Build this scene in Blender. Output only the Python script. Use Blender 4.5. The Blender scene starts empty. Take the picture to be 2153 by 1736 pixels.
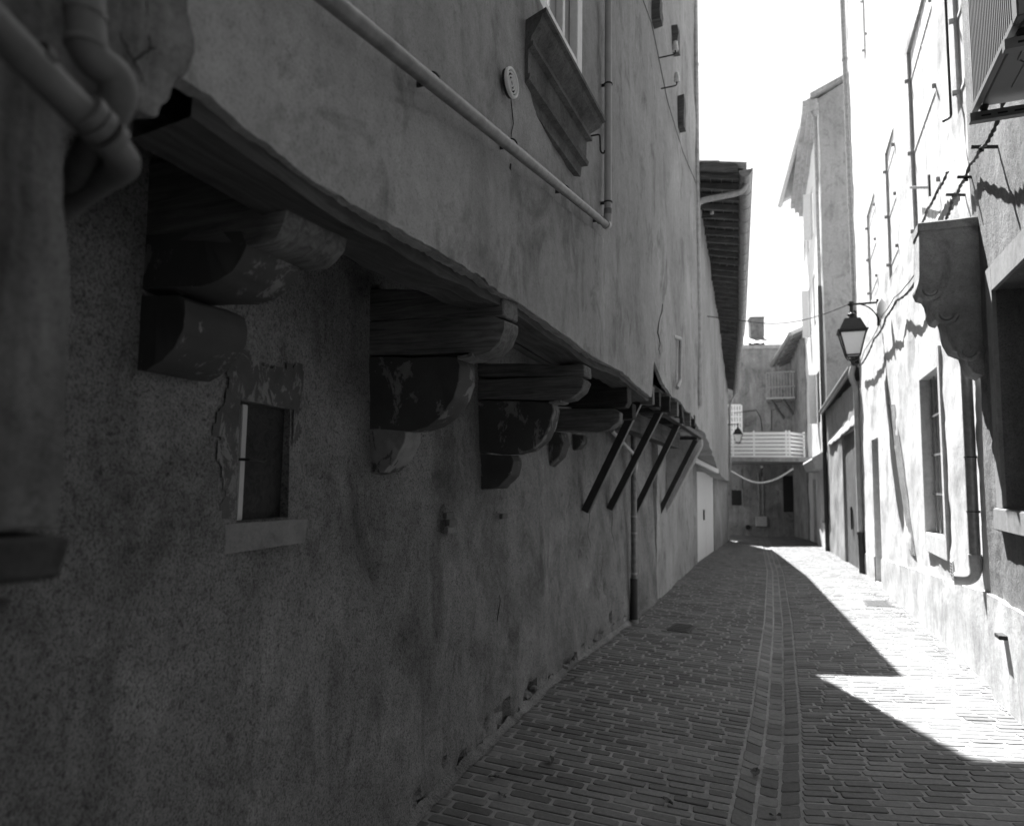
import bpy, bmesh, math, random
from mathutils import Vector, Matrix, noise
random.seed(7)
scene = bpy.context.scene
COL = scene.collection
R = math.radians

# ------------------------------------------------------------------ camera
F, CX, CY = 1430.0, 1076.5, 868.0          # focal length and centre, in pixels of a 2153 px wide picture
S, H = 0.03, 1.5                           # fall of the street, height of the eye
def _basis():
    v = Vector(((1680-CX)/F, -(1012-CY)/F, -1.0)); r = 0.0155
    u = Vector((r, 1.0, v.x*r+v.y))
    Y = v.normalized(); Z = u.normalized(); X = Y.cross(Z)
    return X, Y, Z
BX, BY, BZ = _basis()
cam_d = bpy.data.cameras.new('camera'); cam = bpy.data.objects.new('camera', cam_d); COL.objects.link(cam)
scene.camera = cam
M3 = Matrix((BX, BY, BZ))
cam.matrix_world = Matrix.Translation((0, 0, H)) @ M3.to_4x4()
cam_d.sensor_width = 36; cam_d.lens = 36*F/2153.0
cam_d.clip_start = 0.05; cam_d.clip_end = 600
cam_d.dof.use_dof = True; cam_d.dof.focus_distance = 3.4; cam_d.dof.aperture_fstop = 2.4

# ------------------------------------------------------------------ light
SUN_T = Vector((1.0, -2.4, -4.7)).normalized()        # the way the light travels
sun_el = math.asin(-SUN_T.z); sun_az = math.atan2(-SUN_T.x, -SUN_T.y)
world = bpy.data.worlds.new('World'); scene.world = world; world.use_nodes = True
nt = world.node_tree; nt.nodes.clear()
wo = nt.nodes.new('ShaderNodeOutputWorld'); bg = nt.nodes.new('ShaderNodeBackground')
sky = nt.nodes.new('ShaderNodeTexSky'); sky.sky_type = 'NISHITA'; sky.sun_disc = False
sky.sun_elevation = sun_el; sky.sun_rotation = sun_az
sky.air_density = 1.0; sky.dust_density = 2.0; sky.ozone_density = 1.0
bw = nt.nodes.new('ShaderNodeRGBToBW')
nt.links.new(sky.outputs[0], bw.inputs[0]); nt.links.new(bw.outputs[0], bg.inputs[0])
bg.inputs[1].default_value = 0.05
nt.links.new(bg.outputs[0], wo.inputs[0])
sl = bpy.data.lights.new('sun', 'SUN'); so = bpy.data.objects.new('sun', sl); COL.objects.link(so)
sl.energy = 5.0; sl.angle = R(0.5); sl.color = (1, 1, 1)
so.rotation_euler = SUN_T.to_track_quat('-Z', 'Y').to_euler(); so.location = (-10, 10, 40)
scene.view_settings.view_transform = 'Standard'; scene.view_settings.look = 'None'
scene.view_settings.exposure = 2.55; scene.view_settings.gamma = 1.0; scene.view_settings.use_curve_mapping = False
scene.cycles.max_bounces = 8; scene.cycles.diffuse_bounces = 3

# ------------------------------------------------------------------ measuring helpers (a ray from the eye met with a real plane)
def ray(px, py):
    c = Vector(((px-CX)/F, -(py-CY)/F, -1.0))
    return M3 @ c
EYE = Vector((0, 0, H))
def at_x(px, py, x):
    r = ray(px, py); return EYE + r*(x/r.x)
def at_y(px, py, y):
    r = ray(px, py); return EYE + r*(y/r.y)
def at_z(px, py, z):
    r = ray(px, py); return EYE + r*((z-H)/r.z)
def at_g(px, py, h=0.0):
    r = ray(px, py); t = (h-H)/(r.z+S*r.y); return EYE + r*t
def at_plane(px, py, P, N):
    r = ray(px, py); return EYE + r*((P-EYE).dot(N)/r.dot(N))
def at_path(px, py, fn):
    x = fn(5.0)
    for _ in range(30):
        p = at_x(px, py, x); x = 0.5*x+0.5*fn(p.y)
    return at_x(px, py, x)
def proj(p):
    d = Vector(p)-EYE; c = M3.transposed() @ d
    if c.z > -0.01: return (-9999, -9999)
    return (CX+F*c.x/-c.z, CY-F*c.y/-c.z)
def lerp_fn(pts):
    def f(y):
        if y <= pts[0][0]:
            a, b = pts[0], pts[1]
        elif y >= pts[-1][0]:
            a, b = pts[-2], pts[-1]
        else:
            for i in range(len(pts)-1):
                if pts[i][0] <= y <= pts[i+1][0]:
                    a, b = pts[i], pts[i+1]; break
        t = (y-a[0])/(b[0]-a[0]); return a[1]+(b[1]-a[1])*t
    return f
LL = lerp_fn([(-8, -1.2), (0, -1.32), (1.3, -1.50), (2.2, -1.64), (2.9, -1.69), (3.7, -1.76), (5.8, -1.91), (8.3, -1.94), (11.2, -2.02), (17.1, -2.3), (20.5, -2.37), (28.5, -2.62)])
RR = lerp_fn([(-8, 1.5), (6.2, 1.47), (9.7, 1.43), (17.3, 1.31)])
LU = lerp_fn([(-8, -0.8), (0, -0.9), (1.28, -0.98), (2.54, -1.10), (3.87, -1.16), (5.5, -1.24), (8, -1.29), (10.7, -1.37)])
LV = lerp_fn([(10.7, -1.42), (14.0, -1.62), (25.0, -2.35), (28.5, -2.57)])
RB = lambda y: 1.41
GX = lerp_fn([(-8, -0.25), (2.5, -0.20), (3.7, -0.19), (5.6, -0.20), (10, -0.30), (17, -0.55), (24, -0.95), (33, -1.55), (40, -2.0)])
GW = 0.166
def zb(y): return -S*min(y, 33.0)
def gz(x, y):                              # ground height, both halves falling to the gutter
    d = abs(x-GX(y)); z = zb(y)
    if d < GW: return z-0.062-0.03*(1-(d/GW)**1.5)
    return z-0.062+min((0.055 if x > GX(y) else 0.045)*(d-GW), 0.08)

# ------------------------------------------------------------------ mesh helpers
def nz(p, s=1.0, o=0.0): return noise.noise(Vector(p)*s+Vector((o, o*1.7, o*0.3)))
class MB:
    def __init__(s): s.v = []; s.f = []
    def add(s, vs, fs):
        o = len(s.v); s.v += [Vector(v) for v in vs]; s.f += [tuple(i+o for i in f) for f in fs]; return s
    def box(s, lo, hi):
        x0, y0, z0 = lo; x1, y1, z1 = hi
        return s.add([(x0,y0,z0),(x1,y0,z0),(x1,y1,z0),(x0,y1,z0),(x0,y0,z1),(x1,y0,z1),(x1,y1,z1),(x0,y1,z1)],
                     [(0,3,2,1),(4,5,6,7),(0,1,5,4),(1,2,6,5),(2,3,7,6),(3,0,4,7)])
    def obox(s, c, ax, ay, az):            # centre and three half axes
        c = Vector(c); ax = Vector(ax); ay = Vector(ay); az = Vector(az)
        vs = [c-ax-ay-az, c+ax-ay-az, c+ax+ay-az, c-ax+ay-az, c-ax-ay+az, c+ax-ay+az, c+ax+ay+az, c-ax+ay+az]
        return s.add(vs, [(0,3,2,1),(4,5,6,7),(0,1,5,4),(1,2,6,5),(2,3,7,6),(3,0,4,7)])
    def bar(s, a, b, w, h, up=(0,0,1)):    # square bar from a to b
        a = Vector(a); b = Vector(b); d = (b-a); L = d.length; d.normalize()
        sd = d.cross(Vector(up));
        if sd.length < 1e-4: sd = d.cross(Vector((0,1,0)))
        sd.normalize(); u = sd.cross(d)
        return s.obox((a+b)/2, d*(L/2), sd*(w/2), u*(h/2))
    def prism(s, pts, ext):                # closed outline swept along ext
        pts = [Vector(p) for p in pts]; e = Vector(ext); n = len(pts)
        return s.add(pts+[p+e for p in pts], [tuple(range(n)), tuple(range(2*n-1, n-1, -1))]+[(i, i+n, (i+1) % n+n, (i+1) % n) for i in range(n)])
    def tube(s, pts, r, seg=10, cap=True):
        pts = [Vector(p) for p in pts]; n = len(pts); rs = r if isinstance(r, (list, tuple)) else [r]*n
        t0 = (pts[1]-pts[0]).normalized(); ref = Vector((0,0,1)) if abs(t0.z) < .9 else Vector((1,0,0))
        a = t0.cross(ref).normalized(); vs = []
        for i, p in enumerate(pts):
            t = (pts[min(i+1, n-1)]-pts[max(i-1, 0)]).normalized()
            a = (a-t*a.dot(t)).normalized(); b = t.cross(a)
            for k in range(seg):
                an = 2*math.pi*k/seg; vs.append(p+(a*math.cos(an)+b*math.sin(an))*rs[i])
        fs = [(i*seg+k, i*seg+(k+1) % seg, (i+1)*seg+(k+1) % seg, (i+1)*seg+k) for i in range(n-1) for k in range(seg)]
        if cap: fs += [tuple(range(seg-1, -1, -1)), tuple((n-1)*seg+k for k in range(seg))]
        return s.add(vs, fs)
    def ring(s, c, axis, R_, r, seg=14, ts=6):
        c = Vector(c); ax = Vector(axis).normalized(); a = ax.orthogonal().normalized(); b = ax.cross(a); vs = []
        for i in range(seg):
            an = 2*math.pi*i/seg; d = a*math.cos(an)+b*math.sin(an)
            for k in range(ts):
                bn = 2*math.pi*k/ts; vs.append(c+d*(R_+r*math.cos(bn))+ax*(r*math.sin(bn)*1.6))
        return s.add(vs, [(i*ts+k, ((i+1) % seg)*ts+k, ((i+1) % seg)*ts+(k+1) % ts, i*ts+(k+1) % ts) for i in range(seg) for k in range(ts)])
    def lathe(s, c, prof, seg=14, axis=(0,0,1)):
        c = Vector(c); ax = Vector(axis).normalized(); a = ax.orthogonal().normalized(); b = ax.cross(a); n = len(prof); vs = []
        for r, h in prof:
            for k in range(seg):
                an = 2*math.pi*k/seg; vs.append(c+ax*h+(a*math.cos(an)+b*math.sin(an))*r)
        fs = [(i*seg+k, i*seg+(k+1) % seg, (i+1)*seg+(k+1) % seg, (i+1)*seg+k) for i in range(n-1) for k in range(seg)]
        fs += [tuple(range(seg-1, -1, -1)), tuple((n-1)*seg+k for k in range(seg))]
        return s.add(vs, fs)
    def sheet(s, fn, us, vs_):             # fn(u, v) -> point
        return s.add([fn(u, v) for u in us for v in vs_], [(i*len(vs_)+j, (i+1)*len(vs_)+j, (i+1)*len(vs_)+j+1, i*len(vs_)+j+1) for i in range(len(us)-1) for j in range(len(vs_)-1)])
    def build(s, name, mat, parent=None, bevel=0, rough=None, smooth=False, kind=None, fixn=True, label=None):
        me = bpy.data.meshes.new(name)
        off = parent_loc(parent)
        me.from_pydata([v-off for v in s.v], [], s.f)
        bm = bmesh.new(); bm.from_mesh(me)
        if rough:
            amp, sc, cuts = rough
            bmesh.ops.subdivide_edges(bm, edges=[e for e in bm.edges if e.calc_length() > 0.03], cuts=cuts, use_grid_fill=True)
            bmesh.ops.triangulate(bm, faces=[f for f in bm.faces if len(f.verts) > 4])
        if bevel:
            bmesh.ops.bevel(bm, geom=bm.edges if not rough else [e for e in bm.edges if e.is_manifold and e.calc_face_angle(0) > .6], offset=bevel, segments=2 if not rough else 1, affect='EDGES', clamp_overlap=True)
        if rough:
            for v in bm.verts:
                w = v.co+off
                v.co += Vector((nz(w, sc, 1), nz(w, sc, 5), nz(w, sc, 9)))*amp + Vector((nz(w, sc*4, 2), nz(w, sc*4, 6), nz(w, sc*4, 11)))*amp*.35
        if fixn: bmesh.ops.recalc_face_normals(bm, faces=bm.faces)
        bm.to_mesh(me); bm.free()
        if smooth:
            for p in me.polygons: p.use_smooth = True
            try: me.set_sharp_from_angle(angle=R(38))
            except Exception: pass
        if mat: me.materials.append(mat)
        o = bpy.data.objects.new(name, me); COL.objects.link(o)
        if parent: o.parent = parent
        if kind: o['kind'] = kind
        if label: o['label'] = label
        return o
def parent_loc(p):
    v = Vector((0, 0, 0))
    while p: v += p.location; p = p.parent
    return v
def thing(name, label, cat, loc=(0,0,0), group=None):
    o = bpy.data.objects.new(name, None); COL.objects.link(o); o.location = loc
    o.empty_display_size = .1; o['label'] = label; o['category'] = cat
    if group: o['group'] = group
    return o
def tag(o, label, cat, group=None):
    o['label'] = label; o['category'] = cat
    if group: o['group'] = group
    return o
def bez(p0, p1, p2, n=8):
    p0, p1, p2 = Vector(p0), Vector(p1), Vector(p2)
    return [(1-t)**2*p0+2*t*(1-t)*p1+t*t*p2 for t in [i/n for i in range(n+1)]]
def polyround(pts, r, n=5):                # path with rounded corners
    pts = [Vector(p) for p in pts]; out = [pts[0]]
    for i in range(1, len(pts)-1):
        a = pts[i]+(pts[i-1]-pts[i]).normalized()*min(r, (pts[i-1]-pts[i]).length*.49); b = pts[i]+(pts[i+1]-pts[i]).normalized()*min(r, (pts[i+1]-pts[i]).length*.49)
        out += bez(a, pts[i], b, n)
    return out+[pts[-1]]

# ------------------------------------------------------------------ materials (the photograph is black and white, so all are greys)
def g(v): return (v, v, v, 1)
class NT:
    def __init__(s, name, rough=.85, metal=0, spec=.3):
        s.m = bpy.data.materials.new(name); s.m.use_nodes = True; s.t = s.m.node_tree; s.b = s.t.nodes['Principled BSDF']
        s.b.inputs['Roughness'].default_value = rough; s.b.inputs['Metallic'].default_value = metal
        s.b.inputs['Specular IOR Level'].default_value = spec
        s.pos = s.n('ShaderNodeNewGeometry').outputs['Position']
    def n(s, t): return s.t.nodes.new(t)
    def l(s, a, b): s.t.links.new(a, b)
    def map(s, sc, src=None):
        m = s.n('ShaderNodeMapping'); m.inputs['Scale'].default_value = sc if isinstance(sc, tuple) else (sc,)*3
        s.l(src or s.pos, m.inputs['Vector']); return m.outputs[0]
    def noise(s, sc, detail=4, rough=.55, dist=0, src=None):
        n = s.n('ShaderNodeTexNoise'); n.inputs['Scale'].default_value = 1; n.inputs['Detail'].default_value = detail
        n.inputs['Roughness'].default_value = rough; n.inputs['Distortion'].default_value = dist
        s.l(s.map(sc, src), n.inputs['Vector']); return n.outputs['Fac']
    def ramp(s, f, a, b, va=0., vb=1.):
        r = s.n('ShaderNodeMapRange'); r.inputs[1].default_value = a; r.inputs[2].default_value = b; r.inputs[3].default_value = va; r.inputs[4].default_value = vb
        s.l(f, r.inputs[0]); return r.outputs[0]
    def math(s, op, a, b=None):
        m = s.n('ShaderNodeMath'); m.operation = op
        for i, x in enumerate((a, b)):
            if x is None: continue
            if isinstance(x, (int, float)): m.inputs[i].default_value = x
            else: s.l(x, m.inputs[i])
        return m.outputs[0]
    def mixv(s, f, a, b):                  # a*(1-f)+b*f on values
        m = s.n('ShaderNodeMix')
        for i, x in ((0, f), (2, a), (3, b)):
            if isinstance(x, (int, float)): m.inputs[i].default_value = x
            else: s.l(x, m.inputs[i])
        return m.outputs[0]
    def color(s, v): s.l(v, s.b.inputs['Base Color']); return s
    def bump(s, h, st=.4, d=.01):
        b = s.n('ShaderNodeBump'); b.inputs['Strength'].default_value = st; b.inputs['Distance'].default_value = d
        s.l(h, b.inputs['Height']); s.l(b.outputs[0], s.b.inputs['Normal']); return s
def plaster(name, base, var=.35, streak=.3, pit=.5, pscale=70, bump=.5, bd=.006, stain=.35, big=1.1, sx=4.0, thr=.40, blot=.12):
    m = NT(name, .92, 0, .2)
    a = m.ramp(m.noise(big, 6, .6, .4), .3, .7, 1-var, 1+var*.4)
    st = m.ramp(m.noise((sx, sx, .35), 7, .62, 1.2), .34, .7, 1-streak, 1+streak*.35)
    sp = m.ramp(m.noise((3.0, 3.0, 2.0), 7, .7, .8), .52, .7, 1, 1-stain)
    fine = m.noise(pscale, 7, .78, .3); pt = m.math('MULTIPLY', m.ramp(fine, thr-.05, thr+.07, 1-pit, 1.06), m.ramp(m.noise(pscale*2.1, 2), .35, .65, 1-pit*.35, 1+pit*.2))
    med = m.math('MULTIPLY', m.ramp(m.noise(16, 4, .6), .3, .7, .88, 1.1), m.ramp(m.noise(34, 5, .7, .6), .36, .46, 1-blot, 1))
    v = m.math('MULTIPLY', m.math('MULTIPLY', m.math('MULTIPLY', a, st), m.math('MULTIPLY', sp, pt)), m.math('MULTIPLY', med, base))
    m.color(v)
    h = m.math('ADD', m.math('MULTIPLY', fine, 1.0), m.math('MULTIPLY', m.noise(14, 5, .6), 1.6))
    return m.bump(h, bump, bd).m
def wood(name, base, axis='x', contrast=.5, rough=.85):
    m = NT(name, rough, 0, .2)
    sc = {'x': (2.2, 38, 38), 'y': (38, 2.2, 38), 'z': (38, 38, 2.2)}[axis]
    gr = m.noise(sc, 5, .65, 1.2); lg = m.noise(3, 4, .6)
    v = m.math('MULTIPLY', m.math('MULTIPLY', m.ramp(gr, .3, .7, 1-contrast, 1+contrast*.7), m.ramp(lg, .3, .7, .65, 1.2)), base)
    return m.color(v).bump(gr, .7, .006).m
def plain(name, base, rough=.6, metal=0, var=.15, sc=8, bump=.1, spec=.4):
    m = NT(name, rough, metal, spec)
    n = m.noise(sc, 6, .65)
    m.color(m.math('MULTIPLY', m.ramp(n, .3, .7, 1-var, 1+var), base))
    return m.bump(m.noise(sc*8, 3), bump, .003).m
def peeling(name, base, top, amt=.5, sc=9, bump=.4):
    m = NT(name, .85, 0, .2)
    n = m.noise((sc, sc, sc*.7), 9, .72, .5)
    mask = m.ramp(n, amt, amt+.025)
    lo = m.math('MULTIPLY', m.ramp(m.noise(20, 5), .3, .7, .8, 1.15), base)
    hi = m.math('MULTIPLY', m.ramp(m.noise(5, 5), .3, .7, .8, 1.15), top)
    m.color(m.mixv(mask, hi, lo))
    h = m.math('ADD', m.math('MULTIPLY', mask, -1.0), m.math('MULTIPLY', m.noise(60, 3), .5))
    return m.bump(h, bump, .004).m
def brickmat(name, base, attr):
    m = NT(name, .78, 0, .35)
    if attr:
        a = m.n('ShaderNodeAttribute'); a.attribute_name = 'tone'; rnd = a.outputs['Fac']
    else: rnd = m.n('ShaderNodeObjectInfo').outputs['Random']
    v = m.math('MULTIPLY', m.ramp(rnd, 0, 1, .62, 1.3), m.ramp(m.noise(45, 5, .7), .3, .7, .75, 1.2))
    v = m.math('MULTIPLY', v, m.ramp(m.noise(2.2, 5, .6), .3, .7, .85, 1.15))
    return m.color(m.math('MULTIPLY', v, base)).bump(m.noise(90, 5, .7), .5, .004).m
MT = {}
MT['low'] = plaster('roughcast_render', .25, .5, .05, .6, 110, .9, .008, .5, 1.4, 3.0, .45, .35)
MT['up'] = plaster('lime_render', .31, .3, .13, .32, 130, .45, .005, .5, .8, 2.4, .42, .15)
MT['up2'] = plaster('pale_render', .31, .28, .10, .2, 90, .4, .005, .3, .6, 1.8)
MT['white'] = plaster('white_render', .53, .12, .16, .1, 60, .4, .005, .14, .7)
MT['far'] = plaster('far_render', .27, .45, .3, .3, 22, .3, .01, .5, .9)
MT['rend'] = plaster('smooth_grey_render', .38, .12, .12, .08, 50, .2, .004, .2, .5)
MT['shed'] = plaster('shed_render', .30, .2, .3, .3, 30, .5, .01, .3, .8)
MT['rough'] = plaster('pebbled_render', .19, .25, .25, .5, 60, .9, .010, .4, 1.5)
MT['plinth'] = plaster('cement_plinth', .50, .22, .2, .2, 60, .5, .006, .4, 1.1)
MT['stonep'] = peeling('painted_stone', .17, .06, .56, 7)
MT['stonel'] = peeling('bare_stone', .2, .08, .42, 6)
MT['stonec'] = plaster('carved_stone', .34, .35, .2, .3, 60, .6, .006, .5, 4)
MT['beam'] = wood('old_oak', .12, 'x', .6)
MT['beamd'] = wood('dark_oak', .03, 'x', .5)
MT['plate'] = wood('old_oak_lengthwise', .06, 'y', .55)
MT['rafter'] = wood('weathered_softwood', .11, 'x', .5)
MT['board'] = wood('soffit_board', .10, 'y', .6)
MT['door'] = wood('door_board', .10, 'z', .5)
MT['sill'] = plaster('sill_stone', .14, .4, .2, .45, 50, .6, .006, .5, 5)
MT['cream'] = plain('cream_paint', .62, .5, 0, .1, 20, .1)
MT['glass'] = plain('dull_glass', .35, .12, 0, .1, 3, 0, .6)
MT['dark'] = plain('dark_opening', .02, .9, 0, .2)
MT['zinc'] = plain('zinc_pipe', .24, .42, .35, .3, 14, .15)
MT['pvc'] = plain('grey_pvc_pipe', .125, .45, 0, .45, 16, .1)
MT['pvcd'] = plain('grimy_pvc_pipe', .08, .6, 0, .35, 14, .1)
MT['grime'] = plaster('grimy_render', .155, .45, .5, .3, 90, .5, .005, .5, 2.2, 9.0, .42)
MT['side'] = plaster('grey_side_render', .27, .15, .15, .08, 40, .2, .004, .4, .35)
MT['pvcl'] = plain('pale_pvc_pipe', .33, .5, 0, .15, 6, .05)
MT['iron'] = plain('black_iron', .02, .55, .3, .3, 20, .3)
MT['steel'] = plain('dark_steel', .035, .5, .3, .2, 10, .1)
MT['tile'] = plain('roof_tile', .42, .85, 0, .3, 9, .4, .2)
MT['mortar'] = plaster('mortar_bed', .25, .22, 0, .35, 110, .7, .006, .3, 1.6)
MT['brick'] = brickmat('clay_paver', .12, False)
MT['bricks'] = brickmat('clay_paver_far', .12, True)
MT['sett'] = brickmat('gutter_sett', .125, False)
MT['setts'] = brickmat('gutter_sett_far', .125, True)
MT['patch'] = peeling('peeling_limewash', .07, .17, .47, 13)
MT['whitep'] = plain('white_paint', .7, .5, 0, .06, 10, .05)
MT['shut'] = plain('pale_shutter_paint', .58, .5, 0, .08, 12, .1)
MT['shutg'] = plain('grey_shutter_paint', .34, .6, 0, .12, 12, .1)
MT['ac'] = plain('beige_casing', .17, .4, .1, .06, 5, .03)
MT['acd'] = plain('dark_grille', .07, .45, .3, .1, 5, .03)
MT['porc'] = plain('porcelain', .6, .25, 0, .08, 20, 0)
MT['coat'] = plaster('lower_lime_coat', .235, .3, .16, .32, 130, .45, .005, .5, .9, 2.4, .42, .15)
MT['niches'] = plaster('smooth_sill_render', .19, .2, .1, .2, 60, .3, .004, .4, 3)
MT['leaf'] = plain('dry_leaf', .10, .8, 0, .4, 60, .3)
MT['cable'] = plain('black_cable', .03, .5, 0, .2, 20, .1)
MT['lampglass'] = plain('milky_glass', .75, .25, 0, .05, 4, 0)
MT['rubble'] = plain('rubble_stone', .14, .9, 0, .4, 30, .7)

# ------------------------------------------------------------------ street
def frange(a, b, st):
    n = max(1, int(round((b-a)/st))); return [a+(b-a)*i/n for i in range(n+1)]
ys = frange(-8, 6, .07)+frange(6.07, 14, .14)[0:]+frange(14.2, 36, .5)
offs = [-30, -8, -4, -2.2, -1.9, -1.7, -1.5, -1.3, -1.1, -.9, -.7, -.5, -.35, -.25, -GW-.001, -GW+.01, -.09, -.04, 0, .04, .09, GW-.01, GW+.001, .25, .35, .5, .7, .9, 1.1, 1.3, 1.5, 1.7, 1.9, 2.1, 2.5, 4, 8, 30]
mb = MB()
def gp(y, o):
    x = GX(y)+o; z = gz(x, y)
    if abs(o) < 2.3: z += .0035*nz((x, y, 0), 9)+.004*nz((x, y, 3), 2)
    return (x, y, z)
mb.sheet(gp, ys, offs)
street = mb.build('street', MT['mortar'], kind='structure', smooth=True)
mb = MB()
mb.sheet(lambda x, y: (x, y, -1.16+(.0 if y > 34 else .0)), [-400, -60, 60, 400], [36.0, 60, 400])
mb.sheet(lambda x, y: (x, y, -1.4), [-400, -60, 60, 400], [-400, -60, 35.9])
mb.build('ground', MT['mortar'], kind='structure')

def paver_mesh(name, seed, mat, mar=.1):
    rs = random.Random(seed); c = []
    hx, hy = .5, .5; rx, ry = .055, .14
    base = [(-hx+rx, -hy), (hx-rx, -hy), (hx, -hy+ry), (hx, hy-ry), (hx-rx, hy), (-hx+rx, hy), (-hx, hy-ry), (-hx, -hy+ry)]
    base = [(x*(1+rs.uniform(-.03, .02)), y*(1+rs.uniform(-.1, .06))) for x, y in base]
    bx, by = .018, .06
    top = [(x-math.copysign(bx, x), y-math.copysign(by, y)) for x, y in base]
    vs = [(x, y, -1) for x, y in base]+[(x, y, .55) for x, y in base]+[(x, y, 1+rs.uniform(-.12, .12)) for x, y in top]
    fs = [(i, (i+1) % 8, (i+1) % 8+8, i+8) for i in range(8)]+[(i+8, (i+1) % 8+8, (i+1) % 8+16, i+16) for i in range(8)]+[tuple(range(16, 24))]
    me = bpy.data.meshes.new(name); me.from_pydata(vs, [], fs); me.materials.append(mat); return me, vs, fs
PV = [paver_mesh('paving_brick', i, MT['brick']) for i in range(7)]
SV = [paver_mesh('gutter_stone', 40+i, MT['sett']) for i in range(5)]
def frame_at(x, y, ang, L, W, h):
    e = .04
    n = Vector((-(gz(x+e, y)-gz(x-e, y))/(2*e), -(gz(x, y+e)-gz(x, y-e))/(2*e), 1)).normalized()
    u = Vector((math.cos(ang), math.sin(ang), 0)); u = (u-n*u.dot(n)).normalized(); v = n.cross(u)
    n2 = (n+u*random.uniform(-.012, .012)+v*random.uniform(-.018, .018)).normalized()
    u = (u-n2*u.dot(n2)).normalized(); v = n2.cross(u)
    M = Matrix((u*L, v*W, n2*h)).transposed().to_4x4(); M.translation = Vector((x, y, gz(x, y)+random.uniform(-.002, .0015)))
    return M
bricks = []
def lay(side, ang):
    ca, sa = math.cos(ang), math.sin(ang)
    v = 1.2
    while v < 34:
        pitch = .084+random.uniform(-.003, .003)
        # the row starts on the gutter edge at (x0, y0)
        y0 = v; x0 = GX(y0)+side*(GW+.012+random.uniform(-.004, .004)); d = random.choice([0, 0, .1, .05, .16])
        u = 0.0; first = True
        while True:
            L = .195*random.uniform(.88, 1.1)
            if first and random.random() < .5: L *= random.uniform(.45, .9)
            if random.random() < .06: L *= .6
            first = False
            xm = x0+side*ca*(u+L/2); ym = y0+side*sa*(u+L/2)+random.uniform(-.002, .002)
            lim = RR(ym) if side > 0 else -LL(ym)
            if ym > 17.3 and side > 0: lim = 2.2
            if side*xm > lim+.12 or u > 3: break
            W = pitch-.014-random.uniform(0, .004)
            bricks.append((xm, ym, ang+random.uniform(-.007, .007), L, W, side))
            u += L+.017+random.uniform(-.003, .006)
        v += pitch/ca
    return
lay(-1, R(5)); lay(1, R(11))
setts = []
for k, (o, an) in enumerate(((-.113, 0), (.0, 0), (.113, 0))):
    y = 1.2
    while y < 34:
        L = random.choice([.08, .11, .13, .15, .17, .19])*random.uniform(.9, 1.1)
        ym = y+L/2; dx = GX(ym+.1)-GX(ym-.1); ang = math.atan2(-dx, .2)
        setts.append((GX(ym)+o, ym, ang+random.uniform(-.03, .03), .098*random.uniform(.94, 1.03), L-.006, k)); y += L
def place(items, variants, name, mat_far, hh):
    vis = []; rest = []
    for b in items:
        p = proj((b[0], b[1], gz(b[0], b[1])))
        if -60 < p[0] < 2213 and p[1] < 1800: vis.append((b[1], b))
    vis.sort(key=lambda t: t[0]); top = set(id(b) for _, b in vis[:296])
    mb2 = MB(); tones = []
    for b in items:
        M = frame_at(b[0], b[1], b[2], b[3], b[4], hh)
        vi = random.randrange(len(variants)); me, vs, fs = variants[vi]
        if id(b) in top:
            o = bpy.data.objects.new(name, me); COL.objects.link(o); o.matrix_world = M; o.parent = street
        else:
            if b[1] < 1.6: continue
            if b[1] > 9:
                q = [M @ Vector(c) for c in [(-.5,-.47,-1),(.5,-.47,-1),(.5,.47,-1),(-.5,.47,-1),(-.485,-.42,1),(.485,-.42,1),(.485,.42,1),(-.485,.42,1)]]
                mb2.add(q, [(4,5,6,7),(0,1,5,4),(1,2,6,5),(2,3,7,6),(3,0,4,7)]); tones += [random.random()]*5
            else:
                mb2.add([M @ Vector(c) for c in vs], fs); tones += [random.random()]*len(fs)
    o = mb2.build(name, mat_far, street, kind='stuff', fixn=False)
    at = o.data.attributes.new('tone', 'FLOAT', 'FACE')
    at.data.foreach_set('value', tones)
place(bricks, PV, 'paving_brick', MT['bricks'], .0055)
place(setts, SV, 'gutter_stone', MT['setts'], .007)

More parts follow.
